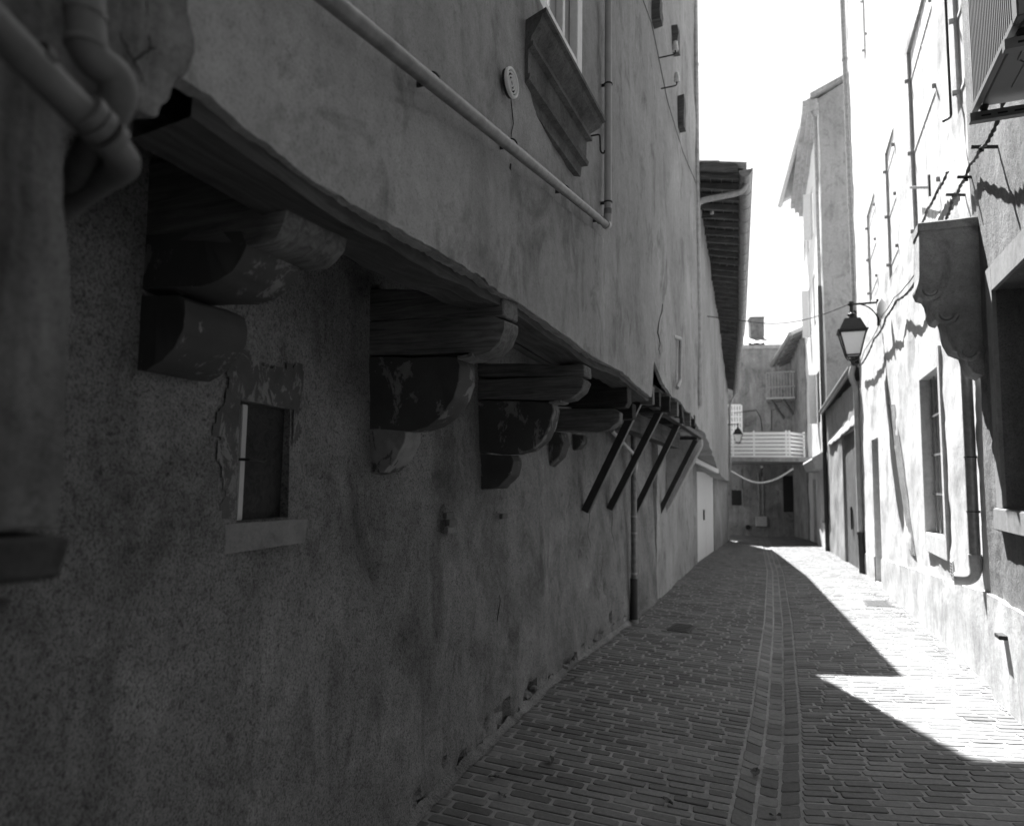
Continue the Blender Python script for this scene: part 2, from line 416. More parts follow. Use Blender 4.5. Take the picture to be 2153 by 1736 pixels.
# ------------------------------------------------------------------ wall builder
def wall(name, mat, parent, fn, y0, y1, zlo, zhi, holes=(), res=.05, zres=.05, amp=.008, ragged=None, depth=.12, top=None, far=None, inward=1, thick=.1, dents=(), taper=.1, lean=0.):
    """a facade along the street: x = fn(y). inward = +1 when the house lies on the -x side."""
    def lines(a, b, r, cuts):
        L = sorted(set([round(v, 4) for v in frange(a, b, r)]+[round(c, 4) for c in cuts if a < c < b]))
        out = [L[0]]
        for v in L[1:]:
            if v-out[-1] < r*.3:
                if any(abs(v-c) < 1e-3 for c in cuts) and not any(abs(out[-1]-c) < 1e-3 for c in cuts): out[-1] = v
                elif any(abs(v-c) < 1e-3 for c in cuts): out.append(v)
            else: out.append(v)
        return out
    Y = lines(y0, y1, res, [c for h in holes for c in h[:2]])
    if far:                                # coarser cells beyond
        yy = [Y[0]]
        for v in Y[1:]:
            if v-yy[-1] >= res*max(1, v/far)*.99 or any(abs(v-c) < 1e-3 for h in holes for c in h[:2]) or v == Y[-1]: yy.append(v)
        Y = yy
    Z = lines(zlo, zhi, zres, [c for h in holes for c in h[2:4]])
    mb = MB(); idx = {}
    def P(i, j):
        if (i, j) in idx: return idx[(i, j)]
        y, z = Y[i], Z[j]; zz = z
        if ragged and z < zlo+.7: rz = ragged(y); zz = rz+(z-zlo)*(zlo+.7-rz)/.7
        if top:
            tz = top(y)
            if z > zhi-4: zz = (zhi-4)+(z-(zhi-4))*(tz-(zhi-4))/4
        a = amp*(nz((y, z, 0), 1.3, 3)*1.8+nz((y, z, 0), 6, 8)*.5+nz((y, z, 0), 22, 2)*.16)
        near = min([max(0, max(h[0]-y, y-h[1]), max(h[2]-z, z-h[3])) for h in holes] or [9])
        a *= min(1, near/taper+.03)
        for (dy, dz, dr, dd) in dents:
            q = math.hypot((y-dy)*1.0, (z-dz))/(dr*(1+.5*nz((y, z, 1), 18)))
            if q < 1: a -= dd*min(1, (1-q)*2.5)*(1+.5*nz((y, z, 5), 30))
        x = fn(y)+a*(1 if inward > 0 else -1)-lean*max(0, zz)*max(0, min(1, (y-.3)/2.2))
        mb.v.append(Vector((x, y, zz))); idx[(i, j)] = len(mb.v)-1; return idx[(i, j)]
    def inh(y, z): return any(h[0] < y < h[1] and h[2] < z < h[3] for h in holes)
    solid = {}
    for i in range(len(Y)-1):
        for j in range(len(Z)-1):
            solid[(i, j)] = not inh((Y[i]+Y[i+1])/2, (Z[j]+Z[j+1])/2)
            if solid[(i, j)]: mb.f.append((P(i, j), P(i+1, j), P(i+1, j+1), P(i, j+1)))
    def ret(a, b, d):
        pa, pb = mb.v[a], mb.v[b]; k = len(mb.v); off = Vector((-d*inward, 0, 0))
        mb.v += [pa+off, pb+off]; mb.f.append((a, b, k+1, k))
    for i in range(len(Y)-1):
        for j in range(len(Z)-1):
            if not solid[(i, j)]:
                d = depth
                for h in holes:
                    if h[0] < (Y[i]+Y[i+1])/2 < h[1] and h[2] < (Z[j]+Z[j+1])/2 < h[3] and len(h) > 4: d = h[4]
                if solid.get((i-1, j)): ret(P(i, j), P(i, j+1), d)
                if solid.get((i+1, j)): ret(P(i+1, j), P(i+1, j+1), d)
                if solid.get((i, j-1)): ret(P(i, j), P(i+1, j), d)
                if solid.get((i, j+1)): ret(P(i, j+1), P(i+1, j+1), d)
    for i in range(len(Y)-1):
        if solid[(i, 0)]: ret(P(i, 0), P(i+1, 0), thick)
        if solid[(i, len(Z)-2)]: ret(P(i, len(Z)-1), P(i+1, len(Z)-1), thick)
    for j in range(len(Z)-1):
        if solid[(0, j)]: ret(P(0, j), P(0, j+1), thick)
        if solid[(len(Y)-2, j)]: ret(P(len(Y)-1, j), P(len(Y)-1, j+1), thick)
    return mb.build(name, mat, parent, smooth=True)

# ------------------------------------------------------------------ left: the jettied house
L1 = thing('jettied_house', 'dark rendered house jutting out over the street on curved stone and timber brackets', 'house', (LL(5), 5, zb(5)))
LEAN = .045
LN = lambda y: LL(y)-.068*max(0, min(1, (y-.3)/2.2))
# niche window in the lower wall
n0 = at_path(508, 852, LN); n1 = at_path(603, 1090, LN)
NY0, NY1, NZ1, NZ0 = n0.y, n1.y, at_path(560, 850, LN).z, at_path(560, 1091, LN).z
dents = []
for px, py, r, d in ((950, 1082, .035, .02), (950, 1112, .04, .02), (1060, 1085, .03, .018), (808, 1200, .03, .02), (880, 1197, .02, .016), (972, 1230, .02, .015), (1110, 1470, .09, .05), (1125, 1445, .06, .05),
                     (1190, 1400, .07, .04), (1210, 1385, .05, .04), (1160, 1430, .05, .04), (1052, 1535, .06, .04), (1010, 1580, .05, .04), (985, 1600, .04, .04), (1232, 1000, .02, .01), (693, 1003, .015, .012), (1045, 1180, .02, .012), (1020, 1245, .02, .012), (995, 1370, .02, .015),
                     (1285, 1300, .07, .04), (1275, 1240, .08, .02), (1400, 1230, .1, .02), (1232, 1140, .09, .012), (520, 1125, .03, .004)):
    p = at_path(px, py, LL); dents.append((p.y, p.z, r, d*1.5))
rb = random.Random(5)
for _ in range(34):
    y_ = rb.uniform(2.9, 9.5); dents.append((y_, zb(y_)+rb.uniform(-.02, .13), rb.uniform(.03, .085), rb.uniform(.02, .05)))
wall('lower_wall', MT['low'], L1, LL, -6, 10.5, -.9, 2.75, holes=[(NY0, NY1, NZ0, NZ1, .06)], taper=.3, res=.025, zres=.028, amp=.014, far=4.0, dents=dents, lean=LEAN)
EDGE = [(p.y, p.z) for p in [at_path(a, b, LU) for a, b in ((330, 118), (370, 152), (470, 226), (560, 292), (650, 362), (745, 434), (860, 506), (970, 572), (1085, 636), (1160, 690), (1245, 750), (1310, 782))]]
EDGE = [e for e in EDGE if e[0] < 6.1]
def ragged1(y):
    z = lerp_fn(EDGE+[ (6.25, 2.26), (6.4, 2.28), (6.5, 2.66), (6.75, 2.58), (7.0, 2.48), (7.6, 2.42), (8.4, 2.43), (9.2, 2.38), (10.0, 2.30), (10.7, 2.26)])(y)
    return z+.012*nz((y, 0, 0), 2.3, 2)+.010*nz((y, 0, 0), 11, 4)+.008*nz((y, 0, 0), 40, 6)
ROOFL = lerp_fn([(-8, 12.4), (5.0, 12.4), (6.6, 11.6), (8.0, 10.2), (10.7, 10.2)])
wA = at_path(1095, 50, LU); wB = at_path(1222, 185, LU)
WY0, WY1, WZ0 = at_path(1117, 40, LU).y, at_path(1221, 186, LU).y, at_path(1221, 186, LU).z
holesU = [(WY0, WY1, WZ0, WZ0+1.45, .12)]
for px0, px1, py0, py1 in ((1426, 1442, 205, 270), (1412, 1424, 62, 110), (1372, 1382, 2, 46)):
    a = at_path(px0-2, py0-3, LU); b = at_path(px1+3, py1+3, LU); holesU.append((a.y, b.y, b.z, a.z, .12))
dU = []
for px, py, r, d in ((742, 330, .02, .02), (735, 345, .022, .02), (1075, 340, .015, .01), (1035, 190, .01, .01)):
    p = at_path(px, py, LU); dU.append((p.y, p.z, r, d))
wall('upper_wall', MT['up'], L1, LU, .70, 10.35, 2.24, 12.4, holes=holesU, res=.022, zres=.05, amp=.012, ragged=ragged1, top=ROOFL, far=3.0, dents=dU, thick=.035)
mb = MB()
prof = [(-6, 2.78), (-6, 12.3), (5, 12.3), (8.0, 10.1), (10.3, 10.1), (10.3, 2.78)]
mb.prism([(-1.45, y, z) for y, z in prof], (-7, 0, 0)).box((-9, -6, -1), (-2.25, 10.3, 2.7)); mb.build('rear_block', MT['up'], L1)
MB().prism([(-.85, 8.0, 10.15), (-.85, 10.4, 10.15), (-7, 10.4, 12.6), (-7, 8.0, 12.6)], (0, 0, .12)).build('roof', MT['tile'], L1)
MB().box((-2.0, 10.22, 2.55), (-1.372, 10.335, 10.18)).build('end_wall', MT['up'], L1)
# floor boards over the jetty
for i in range(8):
    t0, t1 = i/8, (i+.94)/8; mb = MB()
    def fb(y, t, t0=t0, t1=t1, i=i):
        a, b = LL(y)-.05, LU(y)-.02; return (a+(b-a)*(t0+(t1-t0)*t), y, 2.415+.004*(i % 2))
    mb.sheet(fb, frange(.2, 10.3, .5), [0, 1]); mb.build('floor_board', MT['board'], L1)
# long wall plate just inside the edge of the jetty
ysP = frange(.84, 6.35, .12)
def plate_pt(y, k):
    x1 = LU(y)-.03; x0 = x1-.15; w = .010*nz((y, k, 0), 2.1); w2 = .004*nz((y, k, 4), 5)
    z0 = ragged1(y)-.045+.012*nz((y, 0, 2), 1.1, 5)
    return [(x0+w, y, z0+w2), (x1+w2, y, z0+w+.01), (x1, y, 2.42), (x0, y, 2.42)][k % 4]
mb = MB(); mb.sheet(plate_pt, ysP, [0, 1, 2, 3, 4])
mb.build('wall_plate', MT['plate'], L1, smooth=True)
# brackets: outline of each near face, measured on the plane it stands in
def bracket(y, w, parts):
    xw = LL(y)-.20
    for nm, mat, pix, r in parts:
        pts = [at_y(px, py, y) for px, py in pix]
        xr = min(p.x for p in pts)
        pts = [Vector((xw if p.x < xr+.03 else p.x, y, p.z)) for p in pts]
        MB().prism(pts, (0, w*r[0], 0)).build(nm, MT[mat], L1, bevel=r[1], rough=(r[2], r[3], 3), smooth=True)
WR = (1, .006, .008, 7); SR = (.97, .007, .009, 8)
bracket(1.20, .22, [
    ('floor_beam', 'beam', [(320, 300), (590, 378), (601, 430), (594, 462), (578, 490), (555, 506), (520, 512), (300, 488)], (1.06, .012, .010, 7)),
    ('corbel_stone', 'stonep', [(290, 486), (505, 484), (517, 488), (516, 515), (505, 540), (485, 566), (458, 586), (422, 598), (284, 612)], (.88, .012, .009, 7)),
    ('corbel_stone', 'stonep', [(280, 616), (372, 620), (388, 627), (392, 655), (386, 692), (368, 728), (340, 760), (305, 782), (258, 762)], (.95, .012, .009, 7))])
bracket(2.54, .145, [
    ('floor_beam', 'beam', [(795, 600), (1060, 618), (1061, 664), (800, 668)], WR),
    ('bracket_timber', 'beam', [(788, 672), (1040, 664), (1061, 672), (1060, 692), (1050, 716), (1030, 738), (1005, 748), (985, 742), (785, 744)], WR),
    ('corbel_stone', 'stonep', [(775, 748), (960, 750), (967, 768), (966, 800), (955, 838), (932, 872), (900, 895), (860, 905), (757, 900)], SR),
    ('corbel_stone', 'stonel', [(757, 904), (800, 900), (850, 906), (848, 930), (832, 962), (805, 990), (752, 1010)], SR)])
bracket(3.87, .145, [
    ('floor_beam', 'beam', [(1016, 762), (1228, 766), (1229, 790), (1018, 790)], WR),
    ('bracket_timber', 'beam', [(1010, 796), (1216, 790), (1229, 800), (1222, 820), (1200, 838), (1170, 843), (1004, 837)], WR),
    ('corbel_stone', 'stonep', [(1002, 842), (1158, 845), (1162, 862), (1155, 895), (1140, 925), (1115, 946), (1085, 955), (1000, 948)], SR),
    ('corbel_stone', 'stonep', [(1000, 953), (1075, 956), (1080, 970), (1072, 1000), (1050, 1025), (998, 1032)], SR)])
bracket(5.50, .15, [
    ('floor_beam', 'beamd', [(1200, 780), (1318, 798), (1320, 846), (1314, 856), (1295, 856), (1190, 848)], WR),
    ('bracket_timber', 'beam', [(1185, 858), (1290, 858), (1303, 866), (1300, 885), (1282, 902), (1255, 908), (1180, 902)], WR),
    ('corbel_stone', 'stonep', [(1160, 906), (1180, 908), (1186, 930), (1176, 958), (1155, 980), (1132, 985)], (1.2, .007, .006, 6))])
bracket(6.25, .15, [
    ('floor_beam', 'beamd', [(1220, 830), (1330, 848), (1330, 880), (1215, 888)], WR),
    ('corbel_stone', 'stonep', [(1190, 912), (1226, 915), (1226, 930), (1214, 944), (1190, 950)], SR)])
# packing slips of stone on top of the corbels
for px, py, y in ( (990, 749, 2.54), (1175, 845, 3.87)):
    p = at_y(px, py, y)
    MB().obox(p+Vector((-.02, .06, .0)), (.035, 0, .004), (0, .075, 0), (0, 0, .006)).build('packing_slip', MT['rubble'], L1, rough=(.010, 30, 2))
# joist ends beyond the last bracket
y = 6.5; k = 0
while y < 10.4:
    w = random.uniform(.08, .11); hj = random.uniform(.12, .17); t = LU(y)+random.uniform(-.05, .02); zt = 2.40
    MB().box((LL(y)-.05, y, zt-hj-.03), (t, y+w, zt-.01)).build('joist', MT['beamd'] if k % 3 else MT['beam'], L1, rough=(.008, 8, 2))
    y += w+random.uniform(.28, .42); k += 1
MB().prism([(-1.62, 6.5, 2.02), (-1.62, 10.3, 1.96), (-1.62, 10.3, 2.2), (-1.62, 6.5, 2.23)], (-.16, 0, 0)).build('bearer_beam', MT['plate'], L1, rough=(.012, 5, 3))
# niche: board, frame, latch, surround, sill
xn = LN(2)-.005
nw = NY1-NY0
MB().prism([(LN(NY0)-.035, NY0-.02, NZ0-.03), (LN(NY1)-.035, NY1+.02, NZ0-.03), (LN(NY1)-.035, NY1+.02, NZ1+.03), (LN(NY0)-.035, NY0-.02, NZ1+.03)], (-.04, 0, 0)).build('niche_board', MT['beamd'], L1, label='dark peeling board closing the little niche')
yA, yB_ = NY0+.028, NY0+.058
fr = MB().prism([(LN(yA)-.034, yA, NZ0+.002), (LN(yB_)-.034, yB_, NZ0+.002), (LN(yB_)-.034, yB_, NZ1-.01), (LN(yA)-.034, yA, NZ1-.01)], (.016, 0, 0)).build('niche_frame', MT['pvcl'], L1, bevel=.003, label='pale strip frame inside the niche')
p = at_path(500, 965, LN)
MB().tube([(p.x-.03, NY0+.01, p.z), (p.x+.012, NY0+.03, p.z), (p.x+.014, NY0+.09, p.z-.004), (p.x+.012, NY0+.10, p.z+.002)], .0045, 8).build('latch', MT['iron'], L1, smooth=True)
def plate_on(fn, y0, y1, z0, z1, th, rag, mat, name, parent, sgn=1, holes=()):
    ysn = frange(y0, y1, .012); zsn = frange(z0, z1, .012); mb = MB(); idx = {}
    def P(i, j):
        if (i, j) not in idx:
            y, z = ysn[i], zsn[j]; e = min(y-y0, y1-y, z-z0, z1-z)
            mb.v.append(Vector((fn(y)+sgn*(th*min(1, e/.02)+.014*nz((y, z, 0), 1.3, 3)*1.8*0), y, z))); idx[(i, j)] = len(mb.v)-1
        return idx[(i, j)]
    for i in range(len(ysn)-1):
        for j in range(len(zsn)-1):
            y, z = (ysn[i]+ysn[i+1])/2, (zsn[j]+zsn[j+1])/2
            e = min(y-y0, y1-y, z-z0, z1-z)
            if any(h[0] < y < h[1] and h[2] < z < h[3] for h in holes): continue
            if e+rag*nz((y, z, 0), 7, 3)+rag*.5*nz((y, z, 0), 25, 3) > rag*.35: mb.f.append((P(i, j), P(i+1, j), P(i+1, j+1), P(i, j+1)))
    return mb.build(name, mat, parent, smooth=True)
plate_on(lambda y: LN(y), NY0-.13, NY1+.07, NZ0-.01, NZ1+.17, .003, .07, MT['patch'], 'niche_surround', L1, holes=[(NY0-.006, NY1+.006, NZ0-.02, NZ1+.006)])
a = at_path(452, 1093, LN); b = at_path(605, 1150, LN)
MB().prism([(LN(a.y)-.02, NY0-.1, NZ0-.09), (LN(a.y)-.02, NY1+.02, NZ0-.085), (LN(a.y)-.02, NY1+.03, NZ0-.004), (LN(a.y)-.02, NY0-.1, NZ0-.004)], (.014, 0, 0)).build('niche_sill', MT['niches'], L1, rough=(.003, 14, 3))
# rubble showing at the foot of the wall
for px, py, r in ((1112, 1462, .05), (1128, 1448, .04), (1188, 1402, .045), (1213, 1388, .04), (1160, 1432, .035), (1090, 1490, .04), (1060, 1530, .035), (1010, 1582, .03), (1255, 1345, .03), (1240, 1360, .035), (990, 1598, .03), (1290, 1312, .035)):
    p = at_path(px, py, LL)
    MB().lathe((p.x-.025, p.y, p.z), [(r*.3, -r*.6), (r*.9, -r*.3), (r, r*.1), (r*.6, r*.5)], 7).build('rubble_stone', MT['rubble'], L1, rough=(r*.5, 14, 1))
for px, py in ((947, 1083), (953, 1098), (950, 1114), (1062, 1085)):
    p = at_path(px, py, LL)
    MB().obox((p.x-.012, p.y, p.z), (.012, 0, 0), (0, .045, 0), (0, 0, .016)).build('wall_brick', MT['brick'], L1, bevel=.003)
# plaster scar below the sloping pipe: a second coat that stops on a ragged line
SCAR = lerp_fn([(p.y, p.z) for p in [at_path(a, b, LU) for a, b in ((560, 20), (660, 85), (760, 168), (830, 212), (900, 243), (965, 283), (1040, 322), (1075, 360), (1150, 410), (1230, 470))]])
def coat(y, t):
    z0 = ragged1(y)+.002; zt = SCAR(y)+.012*nz((y, 0, 0), 7, 7)+.008*nz((y, 0, 0), 27, 7)
    e = -.004 if (t == 1. or y < 1.2) else .014*min(1, (y-1.19)/.5, (4.4-y)/.3)-(.004 if y < .87 or y > 4.39 else 0)
    z = z0+(zt-z0)*t
    return (LU(y)+.012*(nz((y, z, 0), 1.3, 3)*1.8+nz((y, z, 0), 6, 8)*.5)+e, y, z)
mb = MB(); mb.sheet(coat, frange(.86, 4.4, .02), [0., .02, .15, .3, .45, .6, .75, .85, .95, .99, 1.]); mb.build('second_coat', MT['up'], L1, smooth=True)
# window: frame, casement, glass, moulded sill
W = MB(); ww = .10
zt = WZ0+1.44; xf = LU(3.2)-.015
win = W.box((xf-.05, WY0, WZ0), (xf, WY0+ww, zt)).box((xf-.05, WY1-ww, WZ0), (xf, WY1, zt)).box((xf-.049, WY0+ww, WZ0), (xf-.001, WY1-ww, WZ0+.12)).build('window', MT['cream'], L1, bevel=.004)
MB().box((xf-.10, WY0-.01, WZ0-.02), (xf-.052, WY1+.01, zt+.1)).build('pane', MT['glass'], win)
mb = MB()
for t in (.33, .66): mb.box((xf-.051, WY0+(WY1-WY0)*t-.022, WZ0+.07), (xf-.012, WY0+(WY1-WY0)*t+.022, zt))
mb.build('casement_stile', MT['cream'], win, bevel=.003)

sy0 = at_path(1100, 60, LU).y-.02; sy1 = at_x(1262, 265, LU(3)+.10).y
ztop = at_x(1262, 262, LU(3.4)+.10).z
xs = LU(3.2)
prof = [(-.05, 0), (.14, -.004), (.142, -.028), (.122, -.034), (.112, -.06), (.085, -.085), (.062, -.105), (.058, -.125), (.072, -.13), (.072, -.148), (.045, -.156), (.042, -.27), (.056, -.275), (.05, -.30), (.02, -.31), (.015, -.37), (-.05, -.37)]
mb = MB(); n = len(prof)
def sp(y, sh): return [Vector((xs+a*(1), y+(-1 if y > 3 else 1)*max(0, .12-a)*sh*.8, ztop+b)) for a, b in prof]
A = sp(sy0, .6); B_ = sp(sy1, .9)
mb.add(A+B_, [tuple(range(n)), tuple(range(2*n-1, n-1, -1))]+[(i, i+n, (i+1) % n+n, (i+1) % n) for i in range(n)])
mb.build('window_sill', MT['sill'], L1)
# stones set in the wall pockets
for h in holesU[1:]:
    ye = min(h[1], h[0]+.42)
    ye = h[0]+.16
    px_, pa_, pb_ = {0: (1434, 205, 272), 1: (1418, 60, 112), 2: (1377, 0, 50)}[holesU.index(h)-1]
    za_, zb_ = at_y(px_, pa_, h[0]+.08).z, at_y(px_, pb_, h[0]+.08).z
    MB().box((LU(ye)-.12, h[0]+.02, zb_), (LU(ye)+.085, ye, za_)).build('timber_block', MT['rafter'], L1, rough=(.012, 14, 2))
# swollen lump of render at the near end
lump = [at_x(px, py, -.90) for px, py in ((235, -160), (385, -160), (396, 60), (402, 150), (366, 216), (305, 248), (262, 222), (240, 120))]
mb = MB(); c = Vector((-.93, .72, 2.1))
mb.prism([p+Vector((.0, 0, 0)) for p in lump], (-.2, .0, 0))
mb.build('render_lump', MT['grime'], L1, bevel=.012, rough=(.016, 9, 5), smooth=True)

def crack(pix, X, r_, parent):
    P = []
    for (a, b) in zip(pix[:-1], pix[1:]):
        for t in (0, .25, .5, .75): P.append(at_path(a[0]+(b[0]-a[0])*t+random.uniform(-2.2, 2.2), a[1]+(b[1]-a[1])*t+random.uniform(-1, 1), X))
    P.append(at_path(pix[-1][0], pix[-1][1], X))
    n_ = len(P); MB().tube(P, [r_*(.35+.65*math.sin(math.pi*min(1, (i+1)/n_)))*random.uniform(.6, 1.2) for i in range(n_)], 5).build('crack', MT['dark'], parent)
LUc = lambda y: LU(y)+.003
crack([(305, -20), (312, 60), (316, 104), (290, 122), (283, 130), (300, 170)], lambda y: -.897, .0022, L1)
crack([(283, 130), (262, 95), (245, 60)], lambda y: -.897, .0012, L1); crack([(316, 104), (345, 98)], lambda y: -.897, .002, L1)
crack([(1075, 205), (1079, 260), (1074, 325)], LUc, .003, L1); crack([(1073, 345), (1073, 395)], LUc, .006, L1)
crack([(1392, 640), (1384, 700), (1388, 745)], LUc, .006, L1)
LLc = lambda y: LL(y)+.004-LEAN*.8
for pc in ([(1240, 1150), (1236, 1110), (1241, 1070), (1250, 1050)], [(1290, 1060), (1286, 1110), (1292, 1150)], [(994, 1352), (998, 1380)], [(1052, 1250), (1046, 1300), (1040, 1330)], [(1010, 1465), (1003, 1490)], [(1100, 1420), (1098, 1455)], [(1170, 1385), (1168, 1420)]): crack(pc, LLc, .0028, L1)
# cement fillet at the foot of the wall
MB().sheet(lambda y, t: (LL(y)+.012-.02*(1-t)+t*(.035+.03*nz((y, 0, 0), 3)+.012*nz((y, 0, 0), 14)), y, gz(LL(y), y)+.012+(1-t)**2*(.03+.03*nz((y, 0, 1), 4)+.015*nz((y, 0, 1), 15))), frange(2, 10.3, .03), [0, .3, .6, .85, 1]).build('cement_fillet', MT['low'], L1, smooth=True)

# ------------------------------------------------------------------ near left neighbour
L0 = thing('plastered_house', 'blurred plastered corner of the nearest house above a dark timber end', 'house', (-1.1, 0, 0))
XN = -.86
out = [(-400, -200), (262, -200), (258, 60), (262, 250), (150, 290), (139, 420), (147, 620), (150, 780), (137, 960), (130, 1060), (118, 1108), (60, 1112), (-100, 1130), (-400, 1140)]
pts = [at_x(px, py, XN) for px, py in out]
MB().prism([Vector((XN, p.y, p.z)) for p in pts], (-.42, 0, 0)).build('corner_wall', MT['grime'], L0, bevel=.014, rough=(.008, 8, 5), smooth=True)
MB().box((-1.9, -7, 1.45), (-.9, at_x(-300, 600, XN).y, 12)).build('street_wall', MT['grime'], L0)
b0 = at_x(-260, 1150, XN+.02); b1 = at_x(145, 1150, XN+.02); zt_, zb_ = at_x(100, 1118, XN).z, at_x(100, 1213, XN).z
MB().box((-1.5, b0.y-.3, zb_), (XN+.015, b1.y, zt_)).build('timber_end', MT['beamd'], L0, bevel=.006, rough=(.010, 16, 4), smooth=True)
b1 = at_x(72, 1280, XN); zt_, zb_ = at_x(60, 1246, XN).z, at_x(60, 1318, XN).z
MB().prism([(XN-.03, b1.y-.4, zb_), (XN-.03, b1.y-.03, zb_), (XN-.03, b1.y, zt_-.01), (XN-.03, b1.y-.4, zt_)], (-.5, 0, 0)).build('corbel_stone', MT['stonep'], L0, bevel=.008, rough=(.006, 12, 3), smooth=True)
# its pipes
P0 = thing('drain_pipe', 'thick grey waste pipe sloping down past the nearest corner at upper left', 'pipe', (-.82, .6, 1.9))
q = [at_x(-60, 5, -.765), at_x(250, 318, -.79), at_x(266, 348, -.83), at_x(215, 378, -.97), at_x(130, 440, -1.12)]
pr = polyround(q, .045, 6)
MB().tube(pr, .0205, 16).build('pipe', MT['pvcd'], P0, smooth=True)
for px, py, rr in ((75, 128, .0235), (185, 240, .0245), (205, 262, .0245), (232, 292, .0238)):
    c = at_x(px, py, -.778); MB().tube([c-(q[1]-q[0]).normalized()*.006, c+(q[1]-q[0]).normalized()*.006], rr, 16).build('collar', MT['pvcd'] if px > 100 else MT['iron'], P0, smooth=True)
P1 = thing('drain_pipe', 'swan-necked grey soil pipe beside the nearest corner, bent twice', 'pipe', (-.9, .62, 2.2))
q = [at_x(175, -150, -.83), at_x(180, 70, -.83), at_x(192, 125, -.83), at_x(248, 160, -.825), at_x(250, 215, -.83), at_x(205, 290, -.88), at_x(160, 390, -1.05)]
MB().tube(polyround(q, .03, 6), .0235, 18).build('pipe', MT['pvcd'], P1, smooth=True)
for px, py, a_ in ((180, 30, 0), (182, 95, 0), (222, 268, 3)):
    c = at_x(px, py, -.83); d = Vector((0, 0, 1)) if a_ == 0 else (q[5]-q[4]).normalized()
    MB().tube([c-d*.004, c+d*.004], .0255, 18).build('collar', MT['pvcd'], P1, smooth=True)

# ------------------------------------------------------------------ things on the left walls
def clip(parent, c, d, r, wallx):
    MB().ring(c, d, r+.001, .0035).build('clip', MT['iron'], parent, smooth=True)
    MB().bar(c, (wallx, c[1], c[2]), .006, .02).build('clip_stem', MT['iron'], parent)
dp = [at_path(680, -12, lambda y: LU(y)+.05), at_path(1072, 303, lambda y: LU(y)+.05), at_path(1278, 474, lambda y: LU(y)+.055)]
dp = [Vector((LU(p.y)+.05, p.y, p.z)) for p in dp]
T = thing('drain_pipe', 'long stained waste pipe sloping down the wall below the window sill', 'pipe', dp[1])
d = (dp[2]-dp[0]).normalized()
st = dp[0]-d*.35
MB().tube([st, dp[2]], .0225, 16).build('pipe', MT['pvc'], T, smooth=True)
for px, py in ((908, 170), (1075, 305), (1187, 400), (1262, 462)):
    c = at_path(px, py, lambda y: LU(y)+.05); clip(T, c, d, .023, LU(c.y))
vt = at_path(1281, -60, lambda y: LU(y)+.05); vb = dp[2]+Vector((0, .0, 0))
MB().tube(polyround([dp[2]-d*.05, dp[2]+d*.02, Vector((dp[2].x, dp[2].y+.02, dp[2].z+.08))], .03, 5), .0285, 16).build('elbow', MT['pvcl'], T, smooth=True)
T = thing('drain_pipe', 'pale straight waste pipe dropping beside the window to meet the sloping one', 'pipe', dp[2])
MB().tube([(vb.x, vb.y+.02, vb.z+.07), (vb.x+.0, vb.y+.02, 7.2)], .0245, 16).build('pipe', MT['pvcl'], T, smooth=True)
MB().tube([(vb.x, vb.y+.02, vb.z+.05), (vb.x, vb.y+.02, vb.z+.12)], .027, 16).build('socket', MT['pvc'], T, smooth=True)
for py in (428, 180):
    c = at_x(1280, py, vb.x); clip(T, (vb.x, vb.y+.02, c.z), (0, 0, 1), .026, LU(c.y))
# round vent
c = at_path(1060, 178, LU)+Vector((.014, 0, 0)); T = thing('round_vent', 'round white louvred vent left of the window sill', 'vent', (LU(c.y)+.012, c.y, c.z))
MB().ring(c+Vector((.02, 0, 0)), (1, 0, 0), .056, .006, 28, 8).build('rim', MT['whitep'], T, smooth=True)
MB().lathe(c+Vector((.0, 0, 0)), [(.058, 0), (.058, .014)], 28, (1, 0, 0)).build('backing', MT['dark'], T)
for r in (.014, .028, .042): MB().ring(c+Vector((.02, 0, 0)), (1, 0, 0), r, .0028, 24, 5).build('louvre_ring', MT['whitep'], T, smooth=True)
# hook
c = at_path(1237, 287, LU)
hk = [c+Vector((-.02, 0, 0)), c+Vector((.07, .0, .0)), c+Vector((.075, 0, -.015)), c+Vector((.075, .01, -.10)), c+Vector((.085, .02, -.118)), c+Vector((.10, .02, -.112)), c+Vector((.1, .02, -.1))]
tag(MB().tube(polyround(hk, .015, 3), .0055, 8).build('iron_hook', MT['iron'], smooth=True), 'small black iron shutter hook just right of the window sill', 'hook')
# insulators
def insulator(px, py, fn, lab, k=1.0):
    c = at_path(px, py, fn); T = thing('insulator', lab, 'insulator', c, 'porcelain insulators on iron brackets')
    L = .17*k
    MB().tube(polyround([c, c+Vector((L, 0, .0)), c+Vector((L, 0, .05))], .03, 4), .0075*k, 8).build('bracket', MT['iron'], T, smooth=True)
    MB().lathe(c+Vector((L, 0, .04)), [(.012, 0), (.03, .0), (.033, .02), (.026, .03), (.031, .045), (.028, .065), (.022, .075), (.024, .095), (.014, .105)], 12).build('bell', MT['porc'], T, smooth=True)
    return c+Vector((L, 0, .08))
i1 = insulator(1386, 122, LU, 'white porcelain insulator, the higher of the two nearer ones')
i2 = insulator(1389, 187, LU, 'white porcelain insulator, the lower of the two nearer ones')
i3 = insulator(1474, 408, LV, 'white porcelain insulator beside the far downpipe, above the gutter outlet arm', 1.1)
i4 = insulator(1474, 458, LV, 'white porcelain insulator beside the far downpipe, below the gutter outlet arm', 1.1)
w_ = [at_path(px, py, lambda y: LU(y)+.012) for px, py in ((1345, -20), (1370, 50), (1385, 122), (1404, 215), (1436, 320), (1464, 386))]
tag(MB().tube(w_, .004, 6).build('wall_wire', MT['cable'], smooth=True), 'thin dark wire curving down the upper wall past the insulators', 'wire')
